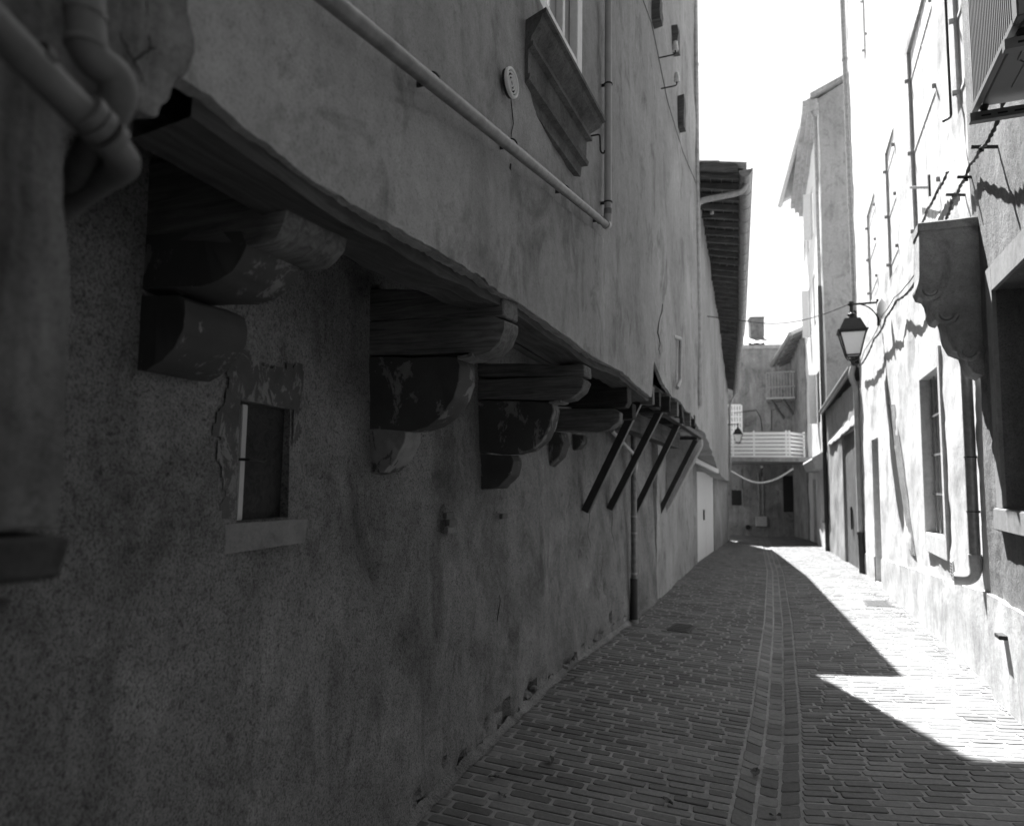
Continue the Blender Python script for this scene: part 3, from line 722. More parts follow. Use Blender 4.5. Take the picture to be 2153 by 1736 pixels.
# small bent pipe and the tall downpipe at the end of the jettied house
q = [at_path(px, py, lambda y: LU(y)+.04) for px, py in ((1424, 706), (1431, 712), (1430, 800), (1424, 815))]
q[0].x -= .05
tag(MB().tube(polyround(q, .03, 4), .022, 12).build('vent_pipe', MT['pvcl'], smooth=True), 'short hooked grey pipe on the upper wall near its far end', 'pipe')
DY = 10.42; DX = LU(10.4)+.0
T = thing('downpipe', 'tall zinc downpipe at the far corner of the jettied house', 'downpipe', (DX, DY, 2.4))
zl = at_y(1480, 855, DY).z
MB().tube(polyround([(DX, DY, 11), (DX, DY, zl), (DX-.45, DY+.1, zl-.22)], .1, 5), .052, 16).build('pipe', MT['zinc'], T, smooth=True)
for py in (135, 340, 470, 505, 665):
    z = at_y(1472, py, DY).z
    MB().tube([(DX, DY, z-.02), (DX, DY, z+.02)], .058, 16).build('joint_ring', MT['zinc'], T, smooth=True)
MB().tube([(DX, DY, at_y(1478, 840, DY).z-.1), (DX, DY, at_y(1478, 660, DY).z)], .056, 16).build('lower_sleeve', MT['zinc'], T, smooth=True)

# ------------------------------------------------------------------ left: the lower house with the wide eaves
L2 = thing('eaves_house', 'pale rendered house beyond the downpipe under wide dark timber eaves', 'house', (-2.2, 18, zb(18)))
d0 = at_path(1467, 1180, LL); d1 = at_path(1503, 1160, LL); dzt = at_path(1467, 990, LL).z
wall('lower_wall', MT['up'], L2, LL, 10.5, 28.5, -1.6, 2.5, holes=[(d0.y, d1.y, -2, dzt, .05)], res=.12, zres=.12, amp=.02)
RL2 = [(10.8, 2.30), (12.5, 2.32), (15, 2.05), (18, 1.75), (22, 1.55), (28.5, 1.45)]
def rag2(y): return lerp_fn(RL2)(y)+.03*nz((y, 0, 0), 2, 2)
GUT = [Vector((-.64, 10.42, 6.10)), at_y(1560, 680, 19.5), at_y(1546, 828, 28.3)]
gut_at = lambda y, k: lerp_fn([(p.y, p[k]) for p in GUT])(y)
wall('upper_wall', MT['up2'], L2, LV, 10.38, 28.5, 2.0, 7.6, res=.1, zres=.12, amp=.02, ragged=rag2, top=lambda y: gut_at(y, 2)+.32, thick=.5)
MB().prism([(-2.9, 10.9, -1), (-2.9, 28.3, -1), (-2.9, 28.3, 5.2), (-2.9, 10.9, 6.7)], (-6, 0, 0)).build('rear_block', MT['up2'], L2)
MB().sheet(lambda y, t: (LV(y)-.04-t*(LV(y)-LL(y)-.1)*1.0, y, rag2(y)+.02), frange(10.8, 28.4, .5), [0, .5, 1]).build('soffit_boards', MT['board'], L2)
for i in range(2):
    a, b = d0.y+(d1.y-d0.y)*i/2, d0.y+(d1.y-d0.y)*(i+1)/2
    xx = LL((a+b)/2)-.03
    lf = MB().prism([(LL(a)-.03, a+.01, zb(a)-.02), (LL(b)-.03, b-.01, zb(b)-.02), (LL(b)-.03, b-.01, dzt-.01), (LL(a)-.03, a+.01, dzt-.01)], (-.04, 0, 0)).build('door_leaf', MT['whitep'], L2)
    if i == 0:
        MB().box((xx-.0, b-.75, .45), (xx+.03, b-.68, .72)).build('handle', MT['iron'], lf)
a = at_path(1458, 952, lambda y: LL(y)+.02); b = at_path(1503, 1003, lambda y: LL(y)+.3)
MB().bar((LL(14.5), 14.6, 2.0), (LV(17.5), 17.5, 1.72), .06, .1).build('brace_board', MT['shut'], L2)
# rafters, boards, gutter
yy = 10.6; k = 0
while yy < 28.1:
    gx_, gz_ = gut_at(yy, 0), gut_at(yy, 2)
    a = Vector((LV(yy)-.12, yy, gz_+.22)); b = Vector((gx_-.07, yy+random.uniform(-.02, .02), gz_+.06))
    MB().bar(a, b, .075, .10).build('rafter', MT['rafter'], L2, rough=(.006, 9, 1) if yy < 19 else None)
    yy += .40+random.uniform(-.03, .05); k += 1
for j in range(5):
    t0, t1 = j/5, (j+.94)/5
    def bf(y, t, t0=t0, t1=t1):
        tt = t0+(t1-t0)*t; x = LV(y)-.1+(gut_at(y, 0)-.02-(LV(y)-.1))*tt; return (x, y, gut_at(y, 2)+.275-.155*tt+(j % 2)*.006)
    MB().sheet(bf, frange(10.5, 28.3, 1.0), [0, 1]).build('eaves_board', MT['board'], L2)
mb = MB()                                   # tiles above, rows of half pipes
def tf(y, u):
    x = LV(y)-1.6+(gut_at(y, 0)+.02-(LV(y)-1.6))*u; w = abs(math.sin(y*math.pi/.22)); return (x, y, gut_at(y, 2)+.63-.49*u+.05*w+.012*((u*6) % 1))
mb.sheet(tf, frange(10.45, 28.3, .055), [0, .166, .167, .333, .334, .5, .501, .666, .667, .833, .834, 1]); mb.build('roof_tiles', MT['tile'], L2)
MB().prism([(LV(10.6)-1.6, 10.47, 6.62), (gut_at(10.6, 0)-.1, 10.47, 6.16), (gut_at(10.6, 0)-.1, 10.47, 6.28), (LV(10.6)-1.6, 10.47, 6.76)], (0, .03, 0)).build('verge_board', MT['rafter'], L2)

T = thing('roof_gutter', 'long half-round zinc gutter along the timber eaves', 'gutter', GUT[0])
mb = MB(); seg = 9
ysg = frange(10.42, 28.3, .5)
def gf(y, a): an = math.pi*a; return (gut_at(y, 0)+.0+.095*math.cos(an), y, gut_at(y, 2)+.06-.11*math.sin(an))
mb.sheet(gf, ysg, [i/seg for i in range(seg+1)]); mb.sheet(lambda y, a: Vector(gf(y, a))+Vector((0, 0, .004)), ysg, [i/seg for i in range(seg+1)])
mb.build('trough', MT['zinc'], T, smooth=True)
MB().add([gf(10.42, i/seg) for i in range(seg+1)], [tuple(range(seg+1))]).build('stop_end', MT['zinc'], T)
MB().tube([(gut_at(y, 0)+.095, y, gut_at(y, 2)+.06) for y in ysg], .012, 8).build('bead', MT['zinc'], T, smooth=True)
for y in frange(11.1, 28, .55):
    MB().tube([Vector(gf(y, i/8))+Vector((0, 0, -.004)) for i in range(9)], .006, 5).build('gutter_joint', MT['zinc'], T)
MB().tube(polyround([(gut_at(10.7, 0), 10.72, gut_at(10.7, 2)-.03), (gut_at(10.7, 0)-.05, 10.70, gut_at(10.7, 2)-.16), (DX+.03, 10.48, at_y(1478, 420, 10.45).z), (DX, 10.45, at_y(1478, 435, 10.45).z)], .12, 6), .048, 14).build('outlet_arm', MT['zinc'], T, smooth=True)
# the brace board and far downpipe
fd = thing('downpipe', 'thin downpipe at the far end corner of the left row', 'downpipe', (LL(28.3)+.1, 28.3, -.85))
fx = LL(28.3)+.02
q = [at_y(1545, 828, 28.2), at_y(1534, 850, 28.2), at_y(1535, 985, 28.2), at_y(1526, 1010, 28.2), at_y(1528, 1132, 28.2)]
MB().tube(polyround(q, .2, 4), .05, 10).build('pipe', MT['zinc'], fd, smooth=True)

# ------------------------------------------------------------------ steel prop frame and the low downpipe
T = thing('prop_frame', 'dark steel frame of four slanting props carrying the floor above', 'frame', (-1.6, 8.5, 1.0))
tops = []
for (fpx, fpy), (tpx, tpy) in (((1237, 1075), (1342, 845)), ((1288, 1070), (1388, 862)), ((1340, 1075), (1424, 893)), ((1390, 1078), (1463, 925))):
    a = at_path(fpx, fpy, LL); b = at_y(tpx, tpy, a.y)
    MB().bar(a+Vector((-.03, 0, 0)), b, .075, .075, (0, 1, 0)).build('prop', MT['steel'], T, bevel=.004)
    MB().bar((a.x-.05, a.y, b.z+.03), (b.x+.02, a.y, b.z+.03), .05, .05).build('cross_bar', MT['steel'], T)
    tops.append(b)
ra = at_x(1358, 815, tops[0].x+.02); rb = at_x(1486, 922, tops[3].x+.02)
MB().bar(tops[0]+Vector((.03, -.55, .06)), tops[3]+Vector((.03, .35, .06)), .08, .06).build('top_rail', MT['steel'], T, bevel=.004)
MB().bar(tops[0]+Vector((-.28, -.5, .06)), tops[3]+Vector((-.28, .3, .06)), .06, .05).build('inner_rail', MT['steel'], T)
a = at_path(1398, 1075, LL); b = at_y(1478, 935, a.y+.25)
tag(MB().prism([(a.x-.02, a.y+.2, a.z-.05), (LL(a.y)-.02, a.y+.2, 2.2), (LV(11)-.02, a.y+.2, 2.25), (LV(11)-.02, a.y+.2, 2.05)], (0, .2, 0)).build('plaster_bracket', MT['up2'], bevel=.01, rough=(.012, 5, 3), smooth=True), 'pale plastered triangular bracket right behind the last steel prop', 'bracket')
lp0 = at_path(1333, 1312, lambda y: LL(y)+.05); LPx, LPy = lp0.x, lp0.y
T = thing('downpipe', 'low grey downpipe on the left wall standing among the steel props', 'downpipe', (LPx, LPy, zb(LPy)))
zt = at_y(1330, 905, LPy).z; zj = at_y(1332, 1215, LPy).z
MB().tube([(LPx, LPy, zj-.05), (LPx, LPy, zt)], .036, 14).build('pipe', MT['pvc'], T, smooth=True)
MB().tube([(LPx, LPy, zb(LPy)-.02), (LPx, LPy, zj)], .047, 14).build('foot_pipe', MT['steel'], T, smooth=True)
MB().tube([(LPx, LPy, zb(LPy)-.02), (LPx, LPy, zb(LPy)+.05)], .055, 14).build('shoe', MT['zinc'], T, smooth=True)
MB().tube(polyround([(LPx-.01, LPy+.02, zt-.12), (LPx-.01, LPy+.05, zt+.13), (LPx+.02, LPy+.9, zt+.15), (LPx+.02, LPy+1.6, zt+.12)], .12, 6), .034, 12).build('upper_bend', MT['pvc'], T, smooth=True)
for py in (960, 1085, 1120, 1205):
    z = at_y(1332, py, LPy).z; MB().tube([(LPx, LPy, z-.012), (LPx, LPy, z+.012)], .041, 14).build('joint_ring', MT['zinc'], T, smooth=True)
p = at_x(1290, 905, LPx-.0); MB().tube([(LPx-.02, p.y, p.z), (LPx, LPy, at_y(1332, 955, LPy).z)], .024, 12).build('branch', MT['pvcl'], T, smooth=True)
p = at_x(1358, 950, LPx); MB().tube([(LPx+.01, LPy+.25, p.z+.03), (LPx, LPy, at_y(1332, 1005, LPy).z)], .026, 12).build('branch', MT['pvcl'], T, smooth=True)

BH = thing('rear_light_blocker', 'added dark block across the street behind the viewer, keeping light off the near left wall', 'house', (0, -6, 0))  # added unseen block, cuts the light reaching the near left wall
MB().box((-9, -9, -.5), (9, -6, 12)).build('walls', MT['low'], BH)  # the added unseen light-blocking box, not real house walls
# ------------------------------------------------------------------ right: the white house
RA = thing('white_house', 'bright sunlit white rendered house with tall closed shutters on the right', 'house', (1.45, 11, zb(11)))
def opn(fpx, tpy, npx, bpy_, fn=RR):       # far edge px at top, near edge px, bottom py on the far edge
    a = at_path(fpx, tpy, fn); return a
def hole(far, near, bot, d, fn=RR):
    f_ = at_path(far[0], far[1], fn); n_ = at_path(near[0], near[1], fn); b_ = at_path(bot[0], bot[1], fn)
    return (n_.y, f_.y, b_.z, f_.z, d)
W5 = hole((1938, 800), (1986, 1000), (1950, 1118), .16)
DR = hole((1832, 925), (1846, 1100), (1846, 1225), .14)
S1 = hole((1906, 112), (1972, 300), (1934, 520), .05)
S2 = hole((1860, 325), (1884, 420), (1872, 585), .05)
S3 = hole((1822, 455), (1842, 520), (1828, 640), .05)
S4 = hole((1808, -130), (1822, 60), (1810, 178), .05)
S5 = hole((1995, -150), (2035, 100), (2015, 240), .05)
S6 = hole((1842, -300), (1862, -60), (1850, 20), .05)
DR = (DR[1]-1.05, DR[1], DR[2], DR[3], .14)
YA0 = 6.72
wall('front_wall', MT['white'], RA, RR, YA0, 17.2, -.9, 14.6, holes=[W5, DR, S1, S2, S3, S4, S5, S6], res=.06, zres=.07, amp=.016, inward=-1, thick=.4)
MB().prism([(1.86, 6.8, -1), (1.74, 17.15, -1), (9, 17.15, -1), (9, 6.8, -1)], (0, 0, 15.5)).build('rear_block', MT['rend'], RA)
MB().box((1.0, YA0, 14.6), (9, 17.35, 14.75)).build('roof', MT['tile'], RA)
def shutter(h, parent, mat, fn=RR, n=2, planks=4, hinge=True):
    y0, y1, z0, z1 = h[:4]; x = fn((y0+y1)/2)+.035
    for i in range(n):
        a, b = y0+(y1-y0)*i/n, y0+(y1-y0)*(i+1)/n
        s_ = MB().box((x+.012, a+.008, z0), (x+.03, b-.006, z1)).build('shutter', mat, parent)
        for k in range(planks):
            c0, c1 = a+.008+(b-a-.014)*k/planks, a+.008+(b-a-.014)*(k+.93)/planks
            MB().box((x-.006, c0, z0+.012), (x+.011, c1, z1-.008)).build('plank', mat, s_, bevel=.003)
        if hinge:
            for q_ in (.12, .5, .86):
                z = z0+(z1-z0)*q_
                MB().box((x-.015, a+.01, z-.015), (x-.008, b-.02, z+.015)).build('strap_hinge', mat, s_)
            for q_ in (.12, .5, .86):
                z = z0+(z1-z0)*q_; e = y0-.01 if i == 0 else y1+.01
                MB().box((fn(e)-.035, e-.012, z-.025), (fn(e)+.02, e+.012, z+.025)).build('hinge_pin', MT['zinc'], s_, bevel=.004)
shutter(S1, RA, MT['shut']); shutter(S2, RA, MT['shut'], n=2, planks=3); shutter(S3, RA, MT['shut'], n=2, planks=3); shutter(S4, RA, MT['shut'], planks=3); shutter(S5, RA, MT['shut'], planks=3); shutter(S6, RA, MT['shut'], planks=3)
# ground floor window with bars, surround and sill
wx = RR(9)+.155
wn = MB().box((wx, W5[0]-.02, W5[2]-.02), (wx+.03, W5[1]+.02, W5[3]+.02)).build('window', MT['rend'], RA)
MB().box((wx-.035, W5[0], W5[2]), (wx-.002, W5[0]+.05, W5[3])).box((wx-.035, (W5[0]+W5[1])/2-.03, W5[2]), (wx-.002, (W5[0]+W5[1])/2+.03, W5[3])).build('window_frame', MT['shutg'], wn)
for k in range(5):
    yb = W5[0]+(W5[1]-W5[0])*(k+.5)/5
    MB().tube([(RR(9)+.07, yb, W5[2]), (RR(9)+.07, yb, W5[3])], .009, 8).build('window_bar', MT['zinc'], wn)
for q_ in (.25, .5, .75):
    z = W5[2]+(W5[3]-W5[2])*q_; MB().box((RR(9)+.06, W5[0], z-.012), (RR(9)+.066, W5[1], z+.012)).build('cross_bar', MT['zinc'], wn)
def surround(h, w, wt, wb, th, mat, parent, fn=RR, name='window_surround'):
    y0, y1, z0, z1 = h[:4]
    def X(y): return fn(y)
    for a, b, c, d_ in ((y0-w, y0, z0-wb, z1+wt), (y1, y1+w, z0-wb, z1+wt), (y0, y1, z1, z1+wt), (y0, y1, z0-wb, z0)):
        MB().prism([(X(a)-th, a, c), (X(b)-th, b, c), (X(b)-th, b, d_), (X(a)-th, a, d_)], (th+.01, 0, 0)).build(name, mat, parent, bevel=.003)
surround(W5, .10, .22, .22, .028, MT['white'], RA)
dz0 = DR[2]
MB().box((RR(14)+.13, DR[0]-.02, dz0-.05), (RR(14)+.16, DR[1]+.02, DR[3]+.02)).build('door', MT['shutg'], RA)
MB().box((RR(14)-.03, DR[0]-.05, dz0-.09), (RR(14)+.13, DR[1]+.05, dz0-.005)).build('door_step', MT['plinth'], RA)
# plinth
pl0 = at_path(1827, 1165, RR); pl1 = at_path(2098, 1252, RR)
pz = lerp_fn([(pl1.y, pl1.z), (pl0.y, pl0.z)])
mb = MB()
for a, b in ((YA0+.02, DR[0]-.002), (DR[1]+.002, 17.2)):
    yl = frange(a, b, .08)
    def pf(y, t):
        if t == 2: return (RR(y)+.03, y, pz(y)+.012*nz((y, 0, 0), 3))
        z = -.9+(pz(y)+.9)*t; return (RR(y)-.022+.012*nz((y, z, 0), 3, 4)+.02*max(0, nz((y, z, 0), 6, 14)-.25)*(1 if z < zb(y)+.35 else 0), y, z+(.012*nz((y, 0, 0), 3) if t == 1 else 0))
    mb.sheet(pf, yl, [0, .5, .6, .65, .7, .75, .8, .85, .9, .95, 1, 2])
mb.build('plinth', MT['plinth'], RA, smooth=True)
# shutter stay rod on the nearest top shutter
tag(MB().tube(polyround([(RR(8)-.05, S5[1]-.02, S5[2]+2.5), (RR(8)-.05, S5[1]-.02, S5[2]-.02), (RR(8)-.12, S5[1]-.02, S5[2]-.05)], .03, 3), .012, 8).build('shutter_bolt', MT['iron'], smooth=True), 'long black iron bolt on the shutter left of the outdoor unit', 'bolt')
# house vent grille
c = at_path(2003, 1195, RR); T = thing('wall_vent', 'small slotted white vent low on the sunlit wall', 'vent', c)
MB().box((RR(c.y)-.012, c.y-.07, c.z-.09), (RR(c.y), c.y+.07, c.z+.09)).build('plate', MT['whitep'], T, bevel=.002)
for k in range(5): MB().box((RR(c.y)-.015, c.y-.05, c.z-.07+.03*k), (RR(c.y)-.0125, c.y+.05, c.z-.058+.03*k)).build('slot', MT['dark'], T)
# slanting wedge of shadow, painted as a thin dark slab on the wall
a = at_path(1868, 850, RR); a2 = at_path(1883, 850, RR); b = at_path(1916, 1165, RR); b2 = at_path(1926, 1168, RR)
MB().prism([(RR(p.y)-.012, p.y, p.z) for p in (a, a2, b2, b)], (.03, 0, 0)).build('slanting_shadow', MT['low'], RA, label='slanting shadow painted as a thin grey slab on the sunlit wall')

# right downpipe with shoe
dpa = at_path(2032, 780, lambda y: RR(y)-.06); 
T = thing('downpipe', 'grey downpipe with a curved foot on the sunlit wall right of the barred window', 'downpipe', (dpa.x, dpa.y, .6))
yb = at_path(2050, 1180, lambda y: RR(y)-.06)
PYY = (dpa.y+yb.y)/2; PXX = RR(PYY)-.06; zf = at_x(2052, 1195, PXX).z
MB().tube([(PXX, PYY, zf+.02), (PXX, PYY, 3.3)], .045, 14).build('pipe', MT['zinc'], T, smooth=True)
MB().tube(polyround([(PXX, PYY, zf+.12), (PXX, PYY, zf-.03), (PXX-.05, PYY-.0, zf-.10), (PXX-.16, PYY+.02, zf-.10)], .06, 5), .052, 14).build('foot_bend', MT['rend'], T, smooth=True)
for py in (960, 1075):
    z = at_x(2045, py, PXX).z; clip(T, (PXX, PYY, z), (0, 0, 1), .046, RR(PYY))
# corner downpipe of the white house
cy = 17.32; T = thing('downpipe', 'tall dark downpipe on the far edge of the white house above the lantern', 'downpipe', (1.3, cy, 5))
MB().tube([at_y(1768, -80, cy), at_y(1797, 655, cy)], .055, 12).build('pipe', MT['zinc'], T, smooth=True)
for py in (125, 300, 430):
    c = at_y(1768+(py+80)*29/735, py, cy); MB().tube([c-Vector((0, 0, .02)), c+Vector((0, 0, .02))], .068, 12).build('joint_ring', MT['zinc'], T, smooth=True)
T = thing('downpipe', 'lower swan-necked downpipe with a dark foot beside the board doors', 'downpipe', (1.2, 17.2, -.5))
q = [at_y(1794, 770, 17.1), at_y(1788, 792, 17.1), at_y(1800, 815, 17.1), at_y(1811, 1130, 17.1)]
MB().tube(polyround(q, .15, 5), .062, 12).build('pipe', MT['pvcl'], T, smooth=True)
MB().tube([at_y(1811, 1120, 17.1), at_y(1815, 1213, 17.05)], .075, 12).build('foot_pipe', MT['steel'], T, smooth=True)
MB().tube([at_y(1811, 1118, 17.1), at_y(1811, 1124, 17.1)], .092, 12).build('collar', MT['steel'], T, smooth=True)
tag(MB().tube(polyround([at_y(1794, 655, 17.25), at_y(1790, 700, 17.2), at_y(1798, 765, 17.2)], .1, 4), .09, 10).build('rain_hopper', MT['steel'], smooth=True), 'dark hopper and bend behind the lantern', 'hopper')

# ------------------------------------------------------------------ right: the nearest house
RBh = thing('pebbled_house', 'coarse pebble-rendered house at the right edge with a deep window', 'house', (1.45, 3, zb(3)))
WB = (at_x(2400, 700, 1.41).y, at_x(2104, 690, 1.41).y, at_x(2125, 1062, 1.41).z, at_x(2104, 600, 1.41).z, .3)
wy1 = at_x(2106, 900, 1.41).y; wz0 = at_x(2130, 1070, 1.41).z; wz1 = at_x(2104, 598, 1.41).z
WB = (wy1-1.0, wy1, wz0, wz1, .3)
DB = []
for i in range(26):
    DB.append((random.uniform(6.3, 6.6), random.uniform(.3, 2.6), random.uniform(.03, .08), .012))
wall('front_wall', MT['rough'], RBh, RB, -6, 6.70, -.6, 13.4, holes=[WB], res=.045, zres=.05, amp=.008, inward=-1, thick=.4, dents=DB)
surround(WB, .17, .2, .0, .02, MT['side'], RBh, RB)
MB().box((1.70, WB[0], WB[2]), (1.73, WB[1], WB[3])).build('window', MT['zinc'], RBh)
MB().box((1.365, WB[0]-.2, WB[2]-.17), (1.6, WB[1]+.17, WB[2]-.004)).build('window_sill', MT['side'], RBh, bevel=.008)
MB().prism([(1.85, -6, -1), (1.85, 6.6, -1), (9, 6.6, -1), (9, -6, -1)], (0, 0, 14.4)).build('rear_block', MT['rough'], RBh)
MB().box((.95, -6, 13.4), (9, 6.7, 13.55)).build('roof', MT['tile'], RBh)
pzB = at_x(2106, 1262, 1.40).z
MB().sheet(lambda y, t: (1.385+.01*nz((y, t, 0), 4) if t <= 1 else 1.44, y, -.6+(pzB+.6)*min(t, 1)+.012*nz((y, 0, 0), 5)), frange(3, 6.71, .06), [0, .3, .5, .6, .7, .8, .9, 1, 2]).build('plinth', MT['plinth'], RBh, smooth=True)
c = at_x(2115, 1340, 1.38)
tag(MB().box((1.33, c.y-.03, c.z-.015), (1.40, c.y+.10, c.z+.015)).build('iron_bracket', MT['iron'], bevel=.003), 'short dark iron stub low on the pebbled wall', 'bracket')
# carved console at the party line
oc = [(1931, 472), (1990, 466), (2062, 457), (2068, 560), (2076, 700), (2081, 780), (2068, 790), (2048, 782), (2036, 768), (2030, 745), (2022, 742), (2006, 735), (1995, 715), (1988, 690), (1984, 668), (1978, 676), (1966, 672), (1957, 655), (1955, 632), (1950, 622), (1936, 618), (1930, 603), (1933, 580)]
yc = 6.55
pts = [at_y(px, py, yc) for px, py in oc]
cw = thing('stone_console', 'carved scrolled stone console jutting from the party line of the two right houses', 'console', (1.4, yc, 2.4))
MB().prism(pts, (0, .30, 0)).build('console_body', MT['stonec'], cw, bevel=.012, rough=(.007, 9, 2), smooth=True)
MB().prism([at_y(px, py, yc-.012) for px, py in ((1929, 468), (2063, 454), (2064, 474), (1930, 488))], (0, .33, 0)).build('top_slab', MT['stonec'], cw, bevel=.008, rough=(.006, 9, 2), smooth=True)
for cx_, cy_, rr in ((1955, 610, .075), (1990, 660, .075), (2038, 738, .07)):
    c = at_y(cx_, cy_, yc)
    for s_, r2 in ((1, .018), (.55, .012)):
        MB().tube([c+Vector((rr*s_*math.cos(t), -.006, rr*s_*math.sin(t))) for t in [math.pi*(.95+1.0*i/10) for i in range(11)]], r2, 8).build('scroll', MT['stonec'], cw, smooth=True)
# party wall strip above the console
# ------------------------------------------------------------------ outdoor unit
ux0, ux1 = .93, 1.28
uf = at_x(2043, 238, ux0); uy1 = uf.y; uz0 = uf.z; uy0 = uy1-.86; uh = .75
AC = thing('outdoor_unit', 'beige air conditioner outdoor unit on wall brackets, seen from below', 'air conditioner', ((ux0+ux1)/2, (uy0+uy1)/2, uz0))
MB().box((ux0+.03, uy0+.06, uz0+.04), (ux1, uy1-.02, uz0+uh)).build('casing', MT['ac'], AC, bevel=.01)
MB().box((ux0, uy0, uz0), (ux0+.035, uy0+.07, uz0+uh)).build('corner_post', MT['ac'], AC, bevel=.006)
MB().box((ux0, uy0+.07, uz0), (ux0+.03, uy1, uz0+.035)).build('lower_rail', MT['ac'], AC, bevel=.003)
ng = 26
for k in range(ng):
    y = uy0+.075+(uy1-uy0-.08)*k/ng
    MB().box((ux0+.004, y, uz0+.036), (ux0+.012, y+.011, uz0+uh)).build('grille_bar', MT['ac'], AC)
MB().box((ux0+.02, uy0+.07, uz0+.036), (ux0+.028, uy1-.01, uz0+uh)).build('coil', MT['acd'], AC)
MB().box((ux0+.04, uy0+.05, uz0+.012), (ux1-.01, uy1-.03, uz0+.038)).build('base_pan', MT['ac'], AC, bevel=.004)
for i in range(4):
    cx_ = ux0+.10+.07*i
    MB().tube(polyround([(cx_, uy0+.15+.03*i, uz0+.011), (cx_, uy0+.40-.03*i, uz0+.011), (cx_+.04, uy0+.44, uz0+.011), (cx_+.04, uy1-.2, uz0+.011)], .02, 4), .006, 6).build('pressed_rib', MT['ac'], AC, smooth=True)
for yv in (uy1-.06, uy0+.12):
    MB().box((ux0-.02, yv, uz0-.075), (1.42, yv+.045, uz0-.025)).build('bracket_arm', MT['ac'], AC, bevel=.002)
    for k in range(5): MB().box((ux0+.03+.075*k, yv-.002, uz0-.058), (ux0+.075+.075*k, yv-.0005, uz0-.048)).build('slot', MT['dark'], AC)
    for xx in (ux0+.05, ux1-.05): MB().lathe((xx, yv+.022, uz0-.025), [(.022, 0), (.016, .01), (.024, .036)], 10).build('rubber_foot', MT['iron'], AC)
for k in range(2):
    MB().tube(polyround([(ux1-.03+.03*k, uy0+.1, uz0+.2), (ux1-.03+.03*k, uy0-.02, uz0+.15), (ux1+.05, uy0-.03, uz0+.7)], .05, 4), .014, 8).build('coolant_pipe', MT['shut'], AC, smooth=True)

# ------------------------------------------------------------------ cables on the right
def cable(pix, off, r, name, label, twist=True, fns=None):
    P = []
    for i, (px, py) in enumerate(pix):
        fn = (lambda y: RR(y)-off) if not fns else fns[i]
        P.append(at_path(px, py, fn))
    Q = []
    for i in range(len(P)-1):
        for t in frange(0, .95, .12): Q.append(P[i].lerp(P[i+1], t)+Vector((0, 0, -.02*math.sin(math.pi*t))))
    Q.append(P[-1]); mb = MB()
    if twist:
        for ph in (0, math.pi):
            mb.tube([q_+Vector((.008*math.cos(i*1.3+ph), 0, .008*math.sin(i*1.3+ph))) for i, q_ in enumerate(Q)], r, 6)
    else: mb.tube(Q, r, 6)
    return tag(mb.build(name, MT['cable'], smooth=True), label, 'cable')
near = lambda y: 1.30
cable([(2110, 215), (2085, 282), (2062, 312), (2040, 345), (2020, 390), (2003, 420), (1990, 460)], .1, .009, 'twisted_cable', 'twisted black cable running down behind the stone console from the outdoor unit', fns=[near]*3+[lambda y: RR(y)-.1]*4)
cable([(1932, 575), (1915, 608), (1885, 632), (1862, 668), (1855, 690), (1838, 712), (1822, 750), (1805, 772)], .10, .012, 'twisted_cable', 'twisted black cable looping from the console down to the lantern')
cable([(1932, 560), (1905, 600), (1880, 625), (1856, 662), (1840, 700), (1818, 735), (1806, 768)], .12, .007, 'cable', 'single thin cable following the twisted one by the lantern', False)
cable([(1992, 362), (1972, 400), (1950, 440), (1935, 478)], .06, .009, 'twisted_cable', 'twisted cable hanging below the tall shutters')
cable([(1856, 700), (1862, 760), (1868, 852)], .015, .004, 'cable', 'thin wire dropping from the cable loop to the painted slanting shadow', False)
for i, (px, py, lab) in enumerate(((2062, 312, 'black cable clamp under the outdoor unit'), (2030, 375, 'forked cable clamp on the boundary between the two walls'), (2005, 412, 'lowest cable clamp just above the stone console'))):
    c = at_path(px, py, near if i < 1 else (lambda y: RR(y)-.1))
    tag(MB().bar(c+Vector((-.06, 0, .02)), c+Vector((.12, 0, -.01)), .02, .02).bar(c+Vector((0, -.02, -.03)), c+Vector((0, .02, .03)), .03, .015).build('cable_clamp', MT['iron']), lab, 'clamp')
a = at_path(1924, 393, RR); b = at_path(1970, 392, RR)
tag(MB().bar((RR(a.y)-.05, a.y, a.z), (RR(b.y)-.07, b.y, b.z), .02, .03).bar((RR(b.y)-.07, b.y, b.z-.1), (RR(b.y)-.07, b.y, b.z+.14), .02, .02).build('shutter_bar', MT['iron']), 'dark iron bar across the foot of the tall shutters', 'bar')
# shell shaped porcelain on the lantern cable
c = at_path(1853, 645, lambda y: RR(y)-.12)
tag(MB().lathe(c-Vector((0, 0, .2)), [(.02, 0), (.05, .05), (.07, .15), (.06, .26), (.02, .33)], 12).build('cable_terminal', MT['shut'], smooth=True), 'pale drop-shaped cable terminal right of the lantern', 'terminal')

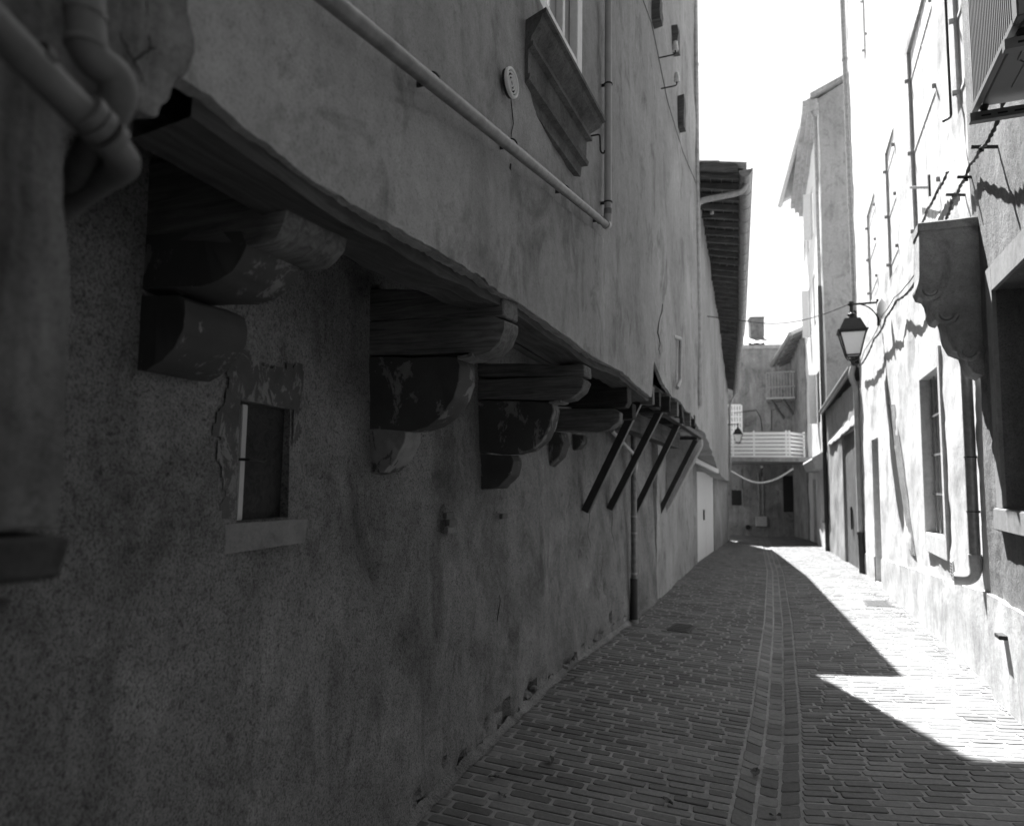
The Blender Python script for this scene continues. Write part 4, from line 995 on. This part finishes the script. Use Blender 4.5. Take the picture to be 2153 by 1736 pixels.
# ------------------------------------------------------------------ lanterns
def lantern(loc, sc, lab, bracket_to=None):
    T = thing('street_lantern', lab, 'lantern', loc); L = Vector(loc)
    def P(x, y, z): return L+Vector((x, y, z))*sc
    def frustum(r0, z0, r1, z1): 
        mb = MB(); mb.add([P(sx*r0, sy*r0, z0) for sx, sy in ((-1,-1),(1,-1),(1,1),(-1,1))]+[P(sx*r1, sy*r1, z1) for sx, sy in ((-1,-1),(1,-1),(1,1),(-1,1))], [(0,3,2,1),(4,5,6,7),(0,1,5,4),(1,2,6,5),(2,3,7,6),(3,0,4,7)]); return mb
    frustum(.235, .42, .245, .45).build('roof_rim', MT['iron'], T)
    frustum(.215, .452, .125, .66).build('roof', MT['iron'], T)
    MB().lathe(P(0, 0, .66), [(.09*sc, 0), (.09*sc, .03*sc), (.05*sc, .05*sc), (.075*sc, .09*sc), (.03*sc, .12*sc), (.03*sc, .24*sc), (.05*sc, .26*sc), (.04*sc, .32*sc)], 12).build('finial', MT['iron'], T, smooth=True)
    frustum(.105, .02, .20, .415).build('glass', MT['lampglass'], T)
    for sx, sy in ((-1,-1),(1,-1),(1,1),(-1,1)):
        MB().bar(P(sx*.108, sy*.108, .0), P(sx*.208, sy*.208, .42), .018*sc, .018*sc).build('corner_rib', MT['iron'], T)
    mb = MB()
    for sx, sy, ex, ey in ((-1,-1,1,-1),(1,-1,1,1),(1,1,-1,1),(-1,1,-1,-1)):
        mb.bar(P(sx*.11, sy*.11, .01), P(ex*.11, ey*.11, .01), .02*sc, .025*sc).bar(P(sx*.206, sy*.206, .41), P(ex*.206, ey*.206, .41), .02*sc, .02*sc)
    mb.build('glazing_frame', MT['iron'], T)
    for sx, sy in ((-1,-1),(1,-1),(1,1),(-1,1)):
        MB().tube([P(sx*.11, sy*.11, .0), P(sx*.08, sy*.08, -.05), P(sx*.03, sy*.03, -.08), P(0, 0, -.09)], .009*sc, 6).build('base_scroll', MT['iron'], T, smooth=True)
    if bracket_to:
        w = Vector(bracket_to); t = P(0, 0, .93)
        MB().bar((t.x-.06, t.y, t.z), w, .035, .03).build('bracket_arm', MT['iron'], T)
        MB().tube(bez(t.lerp(w, .25), t.lerp(w, .8)+Vector((0, 0, -.05)), w+Vector((0, 0, -.34)), 8), .012, 6).build('bracket_curl', MT['iron'], T, smooth=True)
        MB().bar(w+Vector((-.02, 0, .06)), w+Vector((-.02, 0, -.42)), .04, .02).build('wall_plate', MT['iron'], T)
    return T
root = at_path(1848, 640, RR); ly = root.y
top = at_y(1790, 640, ly); bot = at_y(1790, 757, ly)
sc = (top.z-bot.z)/1.0
lantern((top.x, ly, bot.z+.07*sc), sc, 'large black four-sided street lantern with milky glass hanging on the sunlit wall', (RR(ly), ly, top.z+.0))
fl = at_y(1552, 930, 26.8); flt = at_y(1552, 892, 26.8)
lantern((fl.x, 26.8, fl.z), (flt.z-fl.z)/.92, 'small distant street lantern hanging in front of the white footbridge rails')
tag(MB().bar(flt+Vector((0, 0, .0)), (LV(26.8), 26.8, flt.z), .04, .03).build('lantern_arm', MT['iron']), 'short iron arm of the distant lantern', 'bracket')
# wire over the street
wp = [(LV(12.6), 12.6, at_path(1487, 665, LV).z), at_y(1560, 674, 13.4), at_y(1620, 682, 13.8), at_y(1680, 676, 14.0), at_y(1735, 660, 14.1), (top.x-.05, ly, top.z)]
wp[0] = at_path(1487, 665, LV)
tag(MB().tube(polyround(wp, .3, 4), .009, 6).build('span_wire', MT['cable'], smooth=True), 'thin wire sagging across the street from eaves to lantern', 'wire')

# ------------------------------------------------------------------ right: low building with board doors
def facade_fn(a, b): return lambda y: a[0]+(b[0]-a[0])*(y-a[1])/(b[1]-a[1])
c0 = (1.24, 17.25); c1 = (.86, 24.35)
RCf = facade_fn(c0, c1)
RC = thing('low_workshop', 'low rendered workshop with big plank doors behind the lantern', 'building', (1.1, 20, zb(20)))
dA = at_path(1800, 1000, RCf).y; 
dr = (17.7, at_path(1772, 1000, RCf).y, -2, at_path(1790, 905, RCf).z, .12)
wall('front_wall', MT['shed'], RC, RCf, 17.25, 24.3, -1.3, at_path(1768, 840, RCf).z+.1, holes=[dr], res=.12, zres=.12, amp=.02, inward=-1, thick=.3)
nb = 9
for k in range(nb):
    a = dr[0]+(dr[1]-dr[0])*k/nb; b = dr[0]+(dr[1]-dr[0])*(k+.95)/nb
    MB().prism([(RCf(a)+.06, a, zb(a)-.05), (RCf(b)+.06, b, zb(b)-.05), (RCf(b)+.06, b, dr[3]), (RCf(a)+.06, a, dr[3])], (.03+.01*(k % 2), 0, 0)).build('door_plank', MT['door'], RC)
ym = (dr[0]+dr[1])/2
MB().box((RCf(ym)+.01, ym-.05, .35), (RCf(ym)+.05, ym+.05, .9)).build('door_latch', MT['iron'], RC)
ez0 = at_y(1797, 776, 17.4); ez1 = at_y(1733, 866, 24.0)
def eav(y, k): return ez0[k]+(ez1[k]-ez0[k])*(y-17.4)/(24.0-17.4)
MB().prism([(eav(17.3, 0)-.05, 17.3, eav(17.3, 2)+.05), (eav(24.2, 0)-.05, 24.2, eav(24.2, 2)+.05), (5, 24.2, eav(24.2, 2)+1.0), (5, 17.3, eav(17.3, 2)+1.0)], (0, 0, .06)).build('roof_deck', MT['board'], RC)
mb = MB(); mb.sheet(lambda y, u: (eav(y, 0)-.03+(5-eav(y, 0))*u, y, eav(y, 2)+.125+.95*u+.05*abs(math.sin(y*math.pi/.22))), frange(17.3, 24.2, .055), [0, .25, .5, .75, 1]); mb.build('roof_tiles', MT['tile'], RC)
MB().tube([(eav(17.3, 0)-.08, 17.3, eav(17.3, 2)+.02), (eav(24.2, 0)-.08, 24.2, eav(24.2, 2)+.02)], .075, 10).build('gutter', MT['zinc'], RC, smooth=True)
MB().prism([(1.5, 17.5, -1.5), (1.2, 24.2, -1.5), (8, 24.2, -1.5), (8, 17.5, -1.5)], (0, 0, 5.0)).build('rear_block', MT['shed'], RC)
# ragged little canopy
ca = at_y(1797, 884, 17.7); cb_ = at_y(1742, 930, 23.2)
mb = MB()
def cf(y, t):
    w = (y-17.5)/(23.4-17.5); z = ca.z+(cb_.z-ca.z)*w; x0 = RCf(y); xo = ca.x+(cb_.x-ca.x)*w-.02
    return (x0+(xo-x0)*t, y, z+.14-.2*t+.05*nz((y, t, 0), 1.6)*t+(.0))
mb.sheet(cf, frange(17.5, 23.4, .15), [0, .3, .6, 1]); mb.sheet(lambda y, t: Vector(cf(y, t))+Vector((0, 0, -.05)), frange(17.5, 23.4, .15), [0, .3, .6, 1]); mb.sheet(lambda y, t: Vector(cf(y, 1))+Vector((0, 0, -.05*t)), frange(17.5, 23.4, .15), [0, 1])
mb.build('door_canopy', MT['tile'], RC)

# ------------------------------------------------------------------ right: tall house beyond
e0 = (.86, 24.4); e1 = (.38, 31.0)
RDf = facade_fn(e0, e1)
RD = thing('tall_house', 'tall house with a grey windowless side wall and sunlit shuttered front', 'house', (.8, 26, zb(26)))
zr = 14.4
holesD = []
def hD(px0, py0, px1, py1, d=.06):
    a = at_path(px0, py0, RDf); b = at_path(px1, py1, RDf); return (b.y, a.y, b.z, a.z, d)
shD = [hD(1683, 480, 1690, 560), hD(1700, 350, 1712, 460), hD(1690, 600, 1706, 700), hD(1712, 560, 1722, 640)]
tw = [(24.9, 25.7), (26.6, 27.4), (28.3, 29.1), (29.9, 30.6)]
holesD = [(a, b, z0_, z1_, .06) for a, b in tw for z0_, z1_ in ((10.6, 12.4), (7.2, 9.1))]
aw = at_path(1712, 765, RDf); holesD.append((26.0, 27.0, 3.6, 5.4, .05))
gd = (25.0, 26.6, .1, 2.0, .2); holesD.append(gd); holesD.append((28.2, 29.4, -2, 1.6, .2))
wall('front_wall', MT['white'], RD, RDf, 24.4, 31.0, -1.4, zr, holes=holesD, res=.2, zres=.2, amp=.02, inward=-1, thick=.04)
for i, h in enumerate(holesD[:9]): 
    MB().box((RDf((h[0]+h[1])/2)+.05, h[0], h[2]), (RDf((h[0]+h[1])/2)+.08, h[1], h[3])).build('closed_shutter', MT['shutg'] if i % 3 == 0 else MT['shut'], RD)
for h, sd in ((holesD[2], 1), (holesD[8], 1), (holesD[5], 1)):
    ye = h[1] if sd > 0 else h[0]
    MB().box((RDf(ye)-.26, ye-.02, h[2]), (RDf(ye)-.01, ye+.02, h[3])).build('open_shutter', MT['shut'], RD)
for h in holesD[9:]:
    MB().box((RDf((h[0]+h[1])/2)+.16, h[0], max(h[2], -1.2)), (RDf((h[0]+h[1])/2)+.19, h[1], h[3])).build('shop_shutter', MT['shutg'], RD)
# side wall facing the lantern
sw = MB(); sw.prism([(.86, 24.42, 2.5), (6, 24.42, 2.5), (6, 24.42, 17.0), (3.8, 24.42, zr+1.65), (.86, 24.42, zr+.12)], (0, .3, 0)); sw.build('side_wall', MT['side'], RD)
MB().prism([(1.3, 24.8, -1.5), (.9, 30.9, -1.5), (8, 30.9, -1.5), (8, 24.8, -1.5)], (0, 0, 15.5)).build('rear_block', MT['rend'], RD)
g0 = at_y(1701, 213, 24.5); g1 = at_y(1641, 430, 30.9)
def eD(y, k): return g0[k]+(g1[k]-g0[k])*(y-24.5)/(30.9-24.5)
MB().tube([(eD(24.5, 0), 24.5, eD(24.5, 2)), (eD(31, 0), 31, eD(31, 2))], .10, 10).build('gutter', MT['zinc'], RD, smooth=True)
for k in range(3):                          # stepped tile courses under the eaves
    o = .16*k
    MB().prism([(RDf(24.4)+.02, 24.38, eD(24.4, 2)-.62+.2*k), (RDf(24.4)-.14-o, 24.38, eD(24.4, 2)-.62+.2*k), (RDf(24.4)-.14-o, 24.38, eD(24.4, 2)-.43+.2*k), (RDf(24.4)+.02, 24.38, eD(24.4, 2)-.43+.2*k)], (RDf(31)-RDf(24.4), 6.6, eD(31, 2)-eD(24.4, 2))).build('eaves_course', MT['shed'], RD)
mb = MB(); mb.sheet(lambda y, u: (eD(y, 0)+.02+6.5*u, y, eD(y, 2)+.08+2.7*u+.05*abs(math.sin(y*math.pi/.22))), frange(24.2, 31.1, .055), [0, .3, .6, 1]); mb.build('roof_tiles', MT['tile'], RD)
MB().prism([(eD(24.3, 0), 24.25, eD(24.3, 2)-.02), (eD(24.3, 0)+6.5, 24.25, eD(24.3, 2)+2.68), (eD(24.3, 0)+6.5, 24.25, eD(24.3, 2)+2.80), (eD(24.3, 0), 24.25, eD(24.3, 2)+.12)], (0, .2, 0)).build('verge', MT['shed'], RD)
MB().tube(polyround([(eD(24.9, 0), 24.6, eD(24.6, 2)-.05), (eD(24.9, 0)+.05, 24.5, eD(24.6, 2)-.25), (RDf(24.4)-.08, 24.45, eD(24.6, 2)-.7), (RDf(24.4)-.08, 24.42, 8)], .15, 4), .055, 10).build('downpipe_upper', MT['zinc'], RD, smooth=True)
MB().tube([(RDf(24.4)-.08, 24.42, 8), (RDf(24.4)-.06, 24.35, -.7)], .07, 10).build('downpipe_lower', MT['steel'], RD, smooth=True)
# boxed awning over the shop
wa = at_path(1735, 935, lambda y: RDf(y)-.3); 
MB().prism([(RDf(24.8), 24.8, 2.55), (RDf(24.8)-.40, 24.8, 2.30), (RDf(24.8)-.42, 24.8, 2.24), (RDf(24.8)-.30, 24.8, 1.95), (RDf(24.8), 24.8, 1.95)], (RDf(28.4)-RDf(24.8), 3.6, -.1)).build('shop_hood', MT['rend'], RD)
# ------------------------------------------------------------------ right: far low house, balcony
f0 = (.30, 31.05); f1 = (-.35, 34.5)
REf = facade_fn(f0, f1)
RE = thing('balcony_house', 'grey far house with drooping eaves and a small slatted balcony', 'house', (.1, 32.5, -1))
zE = at_path(1668, 690, REf).z
MB().prism([(f0[0], f0[1], -1.4), (f1[0], f1[1], -1.4), (5, 34.5, -1.4), (5, 31.05, -1.4)], (0, 0, 1.4+8.0)).build('walls', MT['far'], RE)
h0 = at_y(1668, 688, 31.1); h1 = at_y(1622, 765, 34.3)
MB().prism([(h0.x-.1, 31.0, h0.z-.35), (h0.x+3, 31.0, h0.z+.9), (h0.x+3, 31.0, h0.z+1.05), (h0.x-.1, 31.0, h0.z-.2)], (h1.x-h0.x, 3.3, h1.z-h0.z)).build('roof', MT['tile'], RE)
MB().tube([(h0.x-.12, 31.0, h0.z-.3), (h1.x-.12, 34.3, h1.z-.3)], .10, 10).build('gutter', MT['zinc'], RE, smooth=True)
for k in range(8):
    t = k/8; a = Vector(h0).lerp(Vector(h1), t)
    MB().bar((a.x, a.y, a.z-.42), (a.x+.9, a.y, a.z-.05), .08, .1).build('rafter', MT['rafter'], RE)
bl = at_y(1611, 785, 33.0); br = at_y(1656, 785, 33.0); bb = at_y(1611, 838, 33.0)
BAL = thing('balcony', 'small slatted timber balcony high at the end of the street', 'balcony', (bl.x, 33, bb.z))
MB().box((bl.x, 32.5, bb.z-.08), (br.x+.3, 33.8, bb.z)).build('deck', MT['zinc'], BAL)
MB().box((bl.x, 32.5, bl.z-.06), (br.x+.3, 32.56, bl.z)).box((bl.x, 32.5, bb.z+.45), (br.x+.3, 32.56, bb.z+.5)).build('rails', MT['zinc'], BAL)
for k in range(10):
    x = bl.x+(br.x+.2-bl.x)*k/9; MB().box((x, 32.5, bb.z), (x+.035, 32.53, bl.z)).build('slat', MT['zinc'], BAL)
for x in (bl.x+.2, br.x-.2): MB().bar((x, 32.7, bb.z-.1), (x+.5, 33.8, bb.z-.85), .08, .08).build('strut', MT['rafter'], BAL)
for px, py0, py1, lab in ((1648, 870, 1000, 'post'),):
    pass
# ------------------------------------------------------------------ end building
PF = Vector((-2.9, 33.4, -1.0)); uF = Vector((math.cos(R(12)), math.sin(R(12)), 0)); nF = Vector((-uF.y, uF.x, 0))
def pf_(px, py, o=0): return at_plane(px, py, PF-nF*o, nF)
FB = thing('end_building', 'stained rendered building closing the end of the street under a tiled roof', 'building', PF)
tz = pf_(1600, 727).z
def fq(u0, z0, u1, z1, th, o=0):
    a = PF+uF*u0-nF*o
    return MB().prism([(a.x, a.y, z0), (a.x+uF.x*(u1-u0), a.y+uF.y*(u1-u0), z0), (a.x+uF.x*(u1-u0), a.y+uF.y*(u1-u0), z1), (a.x, a.y, z1)], nF*th)
fq(-6, -1.6, 9, tz, 6).build('walls', MT['far'], FB)
fq(-6, tz-.16, 9, tz+.02, .14, .14).build('cornice', MT['shed'], FB)
mb = MB(); mb.sheet(lambda u, v: PF+uF*u+nF*(-.2+v*3.5)+Vector((0, 0, tz-PF.z+.06+v*1.05+.07*abs(math.sin(u*math.pi/.34))+.03*((v*7) % 1))), frange(-6, 9, .085), frange(0, 1, .0714)); mb.build('roof_tiles', MT['tile'], FB)
uc0 = (pf_(1578, 700, -1.4)-PF).dot(uF); uc1 = (pf_(1607, 700, -1.4)-PF).dot(uF); cz1 = at_plane(1592, 668, PF+nF*1.4, nF).z
fq(uc0, tz, uc1, cz1, .7, -1.4).build('chimney', MT['sill'], FB, bevel=.02)
fq(uc0-.03, cz1, uc1+.03, cz1+.05, .76, -1.37).build('chimney_cap', MT['sill'], FB)
def fwin(x0, y0, x1, y1, name, mat, o=.03, th=.03):
    a = pf_(x0, y0, 0); b = pf_(x1, y1, 0); return fq((a-PF).dot(uF), b.z, (b-PF).dot(uF), a.z, th, o)
w1 = fwin(1530, 852, 1559, 912, 'window', None).build('window', MT['dark'], FB)
a = pf_(1530, 852); b = pf_(1559, 912)
for k in range(6):
    u = (a-PF).dot(uF)+((b-a).dot(uF))*k/5; fq(u-.045, b.z, u+.045, a.z, .03, .062).build('glazing_bar', MT['whitep'], w1)
for k in range(6):
    z = b.z+(a.z-b.z)*k/5; fq((a-PF).dot(uF), z-.04, (b-PF).dot(uF), z+.04, .029, .06).build('glazing_bar', MT['whitep'], w1)
w2 = fwin(1538, 1030, 1559, 1062, 'window', None).build('window', MT['dark'], FB)
fwin(1560, 1028, 1562, 1066, 'x', None, .05, .05).build('window_frame', MT['rend'], w2)
w3 = fwin(1646, 1000, 1668, 1076, 'x', None).build('tall_door', MT['dark'], FB)
fwin(1560, 985, 1561, 1030, 'x', None).build('crack_strip', MT['dark'], FB)
T = thing('meter_box', 'pale square meter box on the dark wall under the footbridge', 'box', pf_(1600, 1100))
fwin(1588, 1085, 1612, 1106, 'x', None, .16, .16).build('cabinet', MT['rend'], T, bevel=.01)
for x in (1595, 1604): fwin(x-2, 1002 if x > 1600 else 995, x+2, 1084, 'x', None, .06, .06).build('conduit', MT['shed'], T)
fwin(1600, 965, 1602, 1000, 'x', None, .03, .03).build('supply_cable', MT['cable'], T)
c = pf_(1573, 1108, .1); tag(MB().lathe(c, [(.11, 0), (.11, .12)], 12, nF).build('drain_flap', MT['iron']), 'small round black outlet low on the end wall', 'outlet')
c = pf_(1602, 981, .1); tag(MB().lathe(c, [(.05, 0), (.07, .04), (.04, .1)], 10, nF).build('wall_light', MT['whitep']), 'tiny pale round fitting on the wall under the footbridge', 'lamp')
# footbridge
BR = thing('footbridge', 'white railed footbridge crossing between the houses at the street end', 'footbridge', (-1.0, 28.5, 2))
yB = 28.6
zs0 = at_y(1600, 970, yB).z; zs1 = at_y(1600, 961, yB).z; xl = LL(28.5)-.3; xr = at_y(1684, 965, yB).x
MB().box((xl, yB, zs0), (xr+.6, 33.6, zs1)).build('deck', MT['shed'], BR)
x2 = at_y(1660, 930, yB).x
n = 7
for k in range(n):
    z = at_y(1600, 911+k*8.0, yB).z
    MB().box((xl, yB+.02, z-.055), (x2, yB+.05, z+.05)).build('rail_board', MT['whitep'], BR)
    MB().bar((x2+.02, yB+.05, z), (x2+.55, yB+1.2, z), .03, .09).build('rail_board', MT['whitep'], BR)
for x in (xl+.5, xl+1.3, x2-.12, x2):
    MB().box((x-.03, yB+.052, zs1), (x+.03, yB+.1, at_y(1600, 905, yB).z)).build('post', MT['whitep'], BR)
MB().box((x2+.5, yB+1.15, zs1), (x2+.56, yB+1.21, at_y(1600, 905, yB).z)).build('post', MT['whitep'], BR)
# slack white cable
sg = [at_y(px, py, 28.3) for px, py in ((1537, 990), (1560, 1004), (1585, 1014), (1605, 1015), (1630, 1008), (1650, 997), (1668, 985))]
tag(MB().tube(polyround(sg, .4, 4), .032, 8).build('slack_hose', MT['whitep'], smooth=True), 'white slack hose sagging below the footbridge', 'hose')
# conduit lines on the end wall
for i, (pts_, lab) in enumerate((([(1545, 868), (1590, 862), (1600, 880), (1602, 905)], 'dark conduit bending down the end wall left of the balcony'), ([(1622, 905), (1622, 862), (1640, 858)], 'dark conduit turning toward the small balcony'))):
    tag(MB().tube([pf_(px, py, .05) for px, py in pts_], .02, 6).build('conduit', MT['cable']), lab, 'conduit')

# ------------------------------------------------------------------ iron lids, leaves
def lid(px0, py0, px1, py1, lab):
    a = at_g(px0, py0, -.04); b = at_g(px1, py1, -.04); x0, x1 = sorted((a.x, b.x)); y0, y1 = sorted((a.y, b.y))
    cx_, cy_ = (x0+x1)/2, (y0+y1)/2; z = gz(cx_, cy_)+.013
    T = thing('drain_cover', lab, 'drain cover', (cx_, cy_, z))
    zz = lambda x, y: gz(x, y)+.012
    MB().add([(x, y, zz(x, y)-dz) for dz in (.03, 0) for x, y in ((x0, y0), (x1, y0), (x1, y1), (x0, y1))], [(4,5,6,7),(0,1,5,4),(1,2,6,5),(2,3,7,6),(3,0,4,7)]).build('plate', MT['steel'], T)
    for k in range(5):
        y = y0+(y1-y0)*(k+.5)/5; MB().bar((x0+.03, y, zz(x0+.03, y)+.001), (x1-.03, y, zz(x1-.03, y)+.001), .015, .004).build('rib', MT['iron'], T)
lid(1402, 1330, 1462, 1319, 'dark rectangular iron cover in the shaded paving near the low downpipe')
lid(1822, 1280, 1868, 1272, 'small iron cover in the sunlit strip of paving')
for i, (px, py, s_, lab) in enumerate(((1158, 1614, .05, 'curled brown leaf near the foot of the left wall'), (1345, 1462, .035, 'small dry leaf midway between the left wall and the gutter'), (1402, 1688, .04, 'dark spiky dry leaf near the bottom edge'),
     (1588, 1616, .05, 'long pale dry leaf lying in the paved gutter'), (1206, 1440, .04, 'dry leaf by the left wall just past the crumbling foot'), (1038, 1652, .03, 'tiny leaf scrap at the lower left of the paving'), (1228, 1395, .03, 'leaf scrap beside the wall foot further up'),
     (1648, 1382, .03, 'small leaf in the gutter further up the street'), (2046, 1410, .04, 'pale leaf scrap against the foot of the sunlit wall'), (1055, 1690, .03, 'light crumb of leaf at the bottom left of the paving'), (1630, 1700, .03, 'thin straw in the gutter at the bottom edge'), (1480, 1395, .028, 'small dark leaf on the shaded bricks mid street'))):
    p = at_g(px, py, -.04); rs = random.Random(i); an = rs.uniform(0, 6); mb = MB(); z = gz(p.x, p.y)+.012
    P_ = lambda u, v, h: (p.x+s_*(u*math.cos(an)-v*math.sin(an)), p.y+s_*(u*math.sin(an)+v*math.cos(an)), z+h*s_)
    k = 6; up = [P_(-1+2*j/k, .45*math.sin(math.pi*j/k)*(1+.5*rs.uniform(-1, 1)), .5*rs.random()+.1) for j in range(k+1)]; mid = [P_(-1+2*j/k, 0, .1+.12*rs.random()) for j in range(k+1)]; dn = [P_(-1+2*j/k, -.45*math.sin(math.pi*j/k)*(1+.5*rs.uniform(-1, 1)), .5*rs.random()+.1) for j in range(k+1)]
    mb.add(up+mid+dn, [(j, j+1, k+2+j, k+1+j) for j in range(k)]+[(k+1+j, k+2+j, 2*k+3+j, 2*k+2+j) for j in range(k)])
    tag(mb.build('dry_leaf', MT['leaf']), lab, 'leaf', 'dry leaves on the paving')
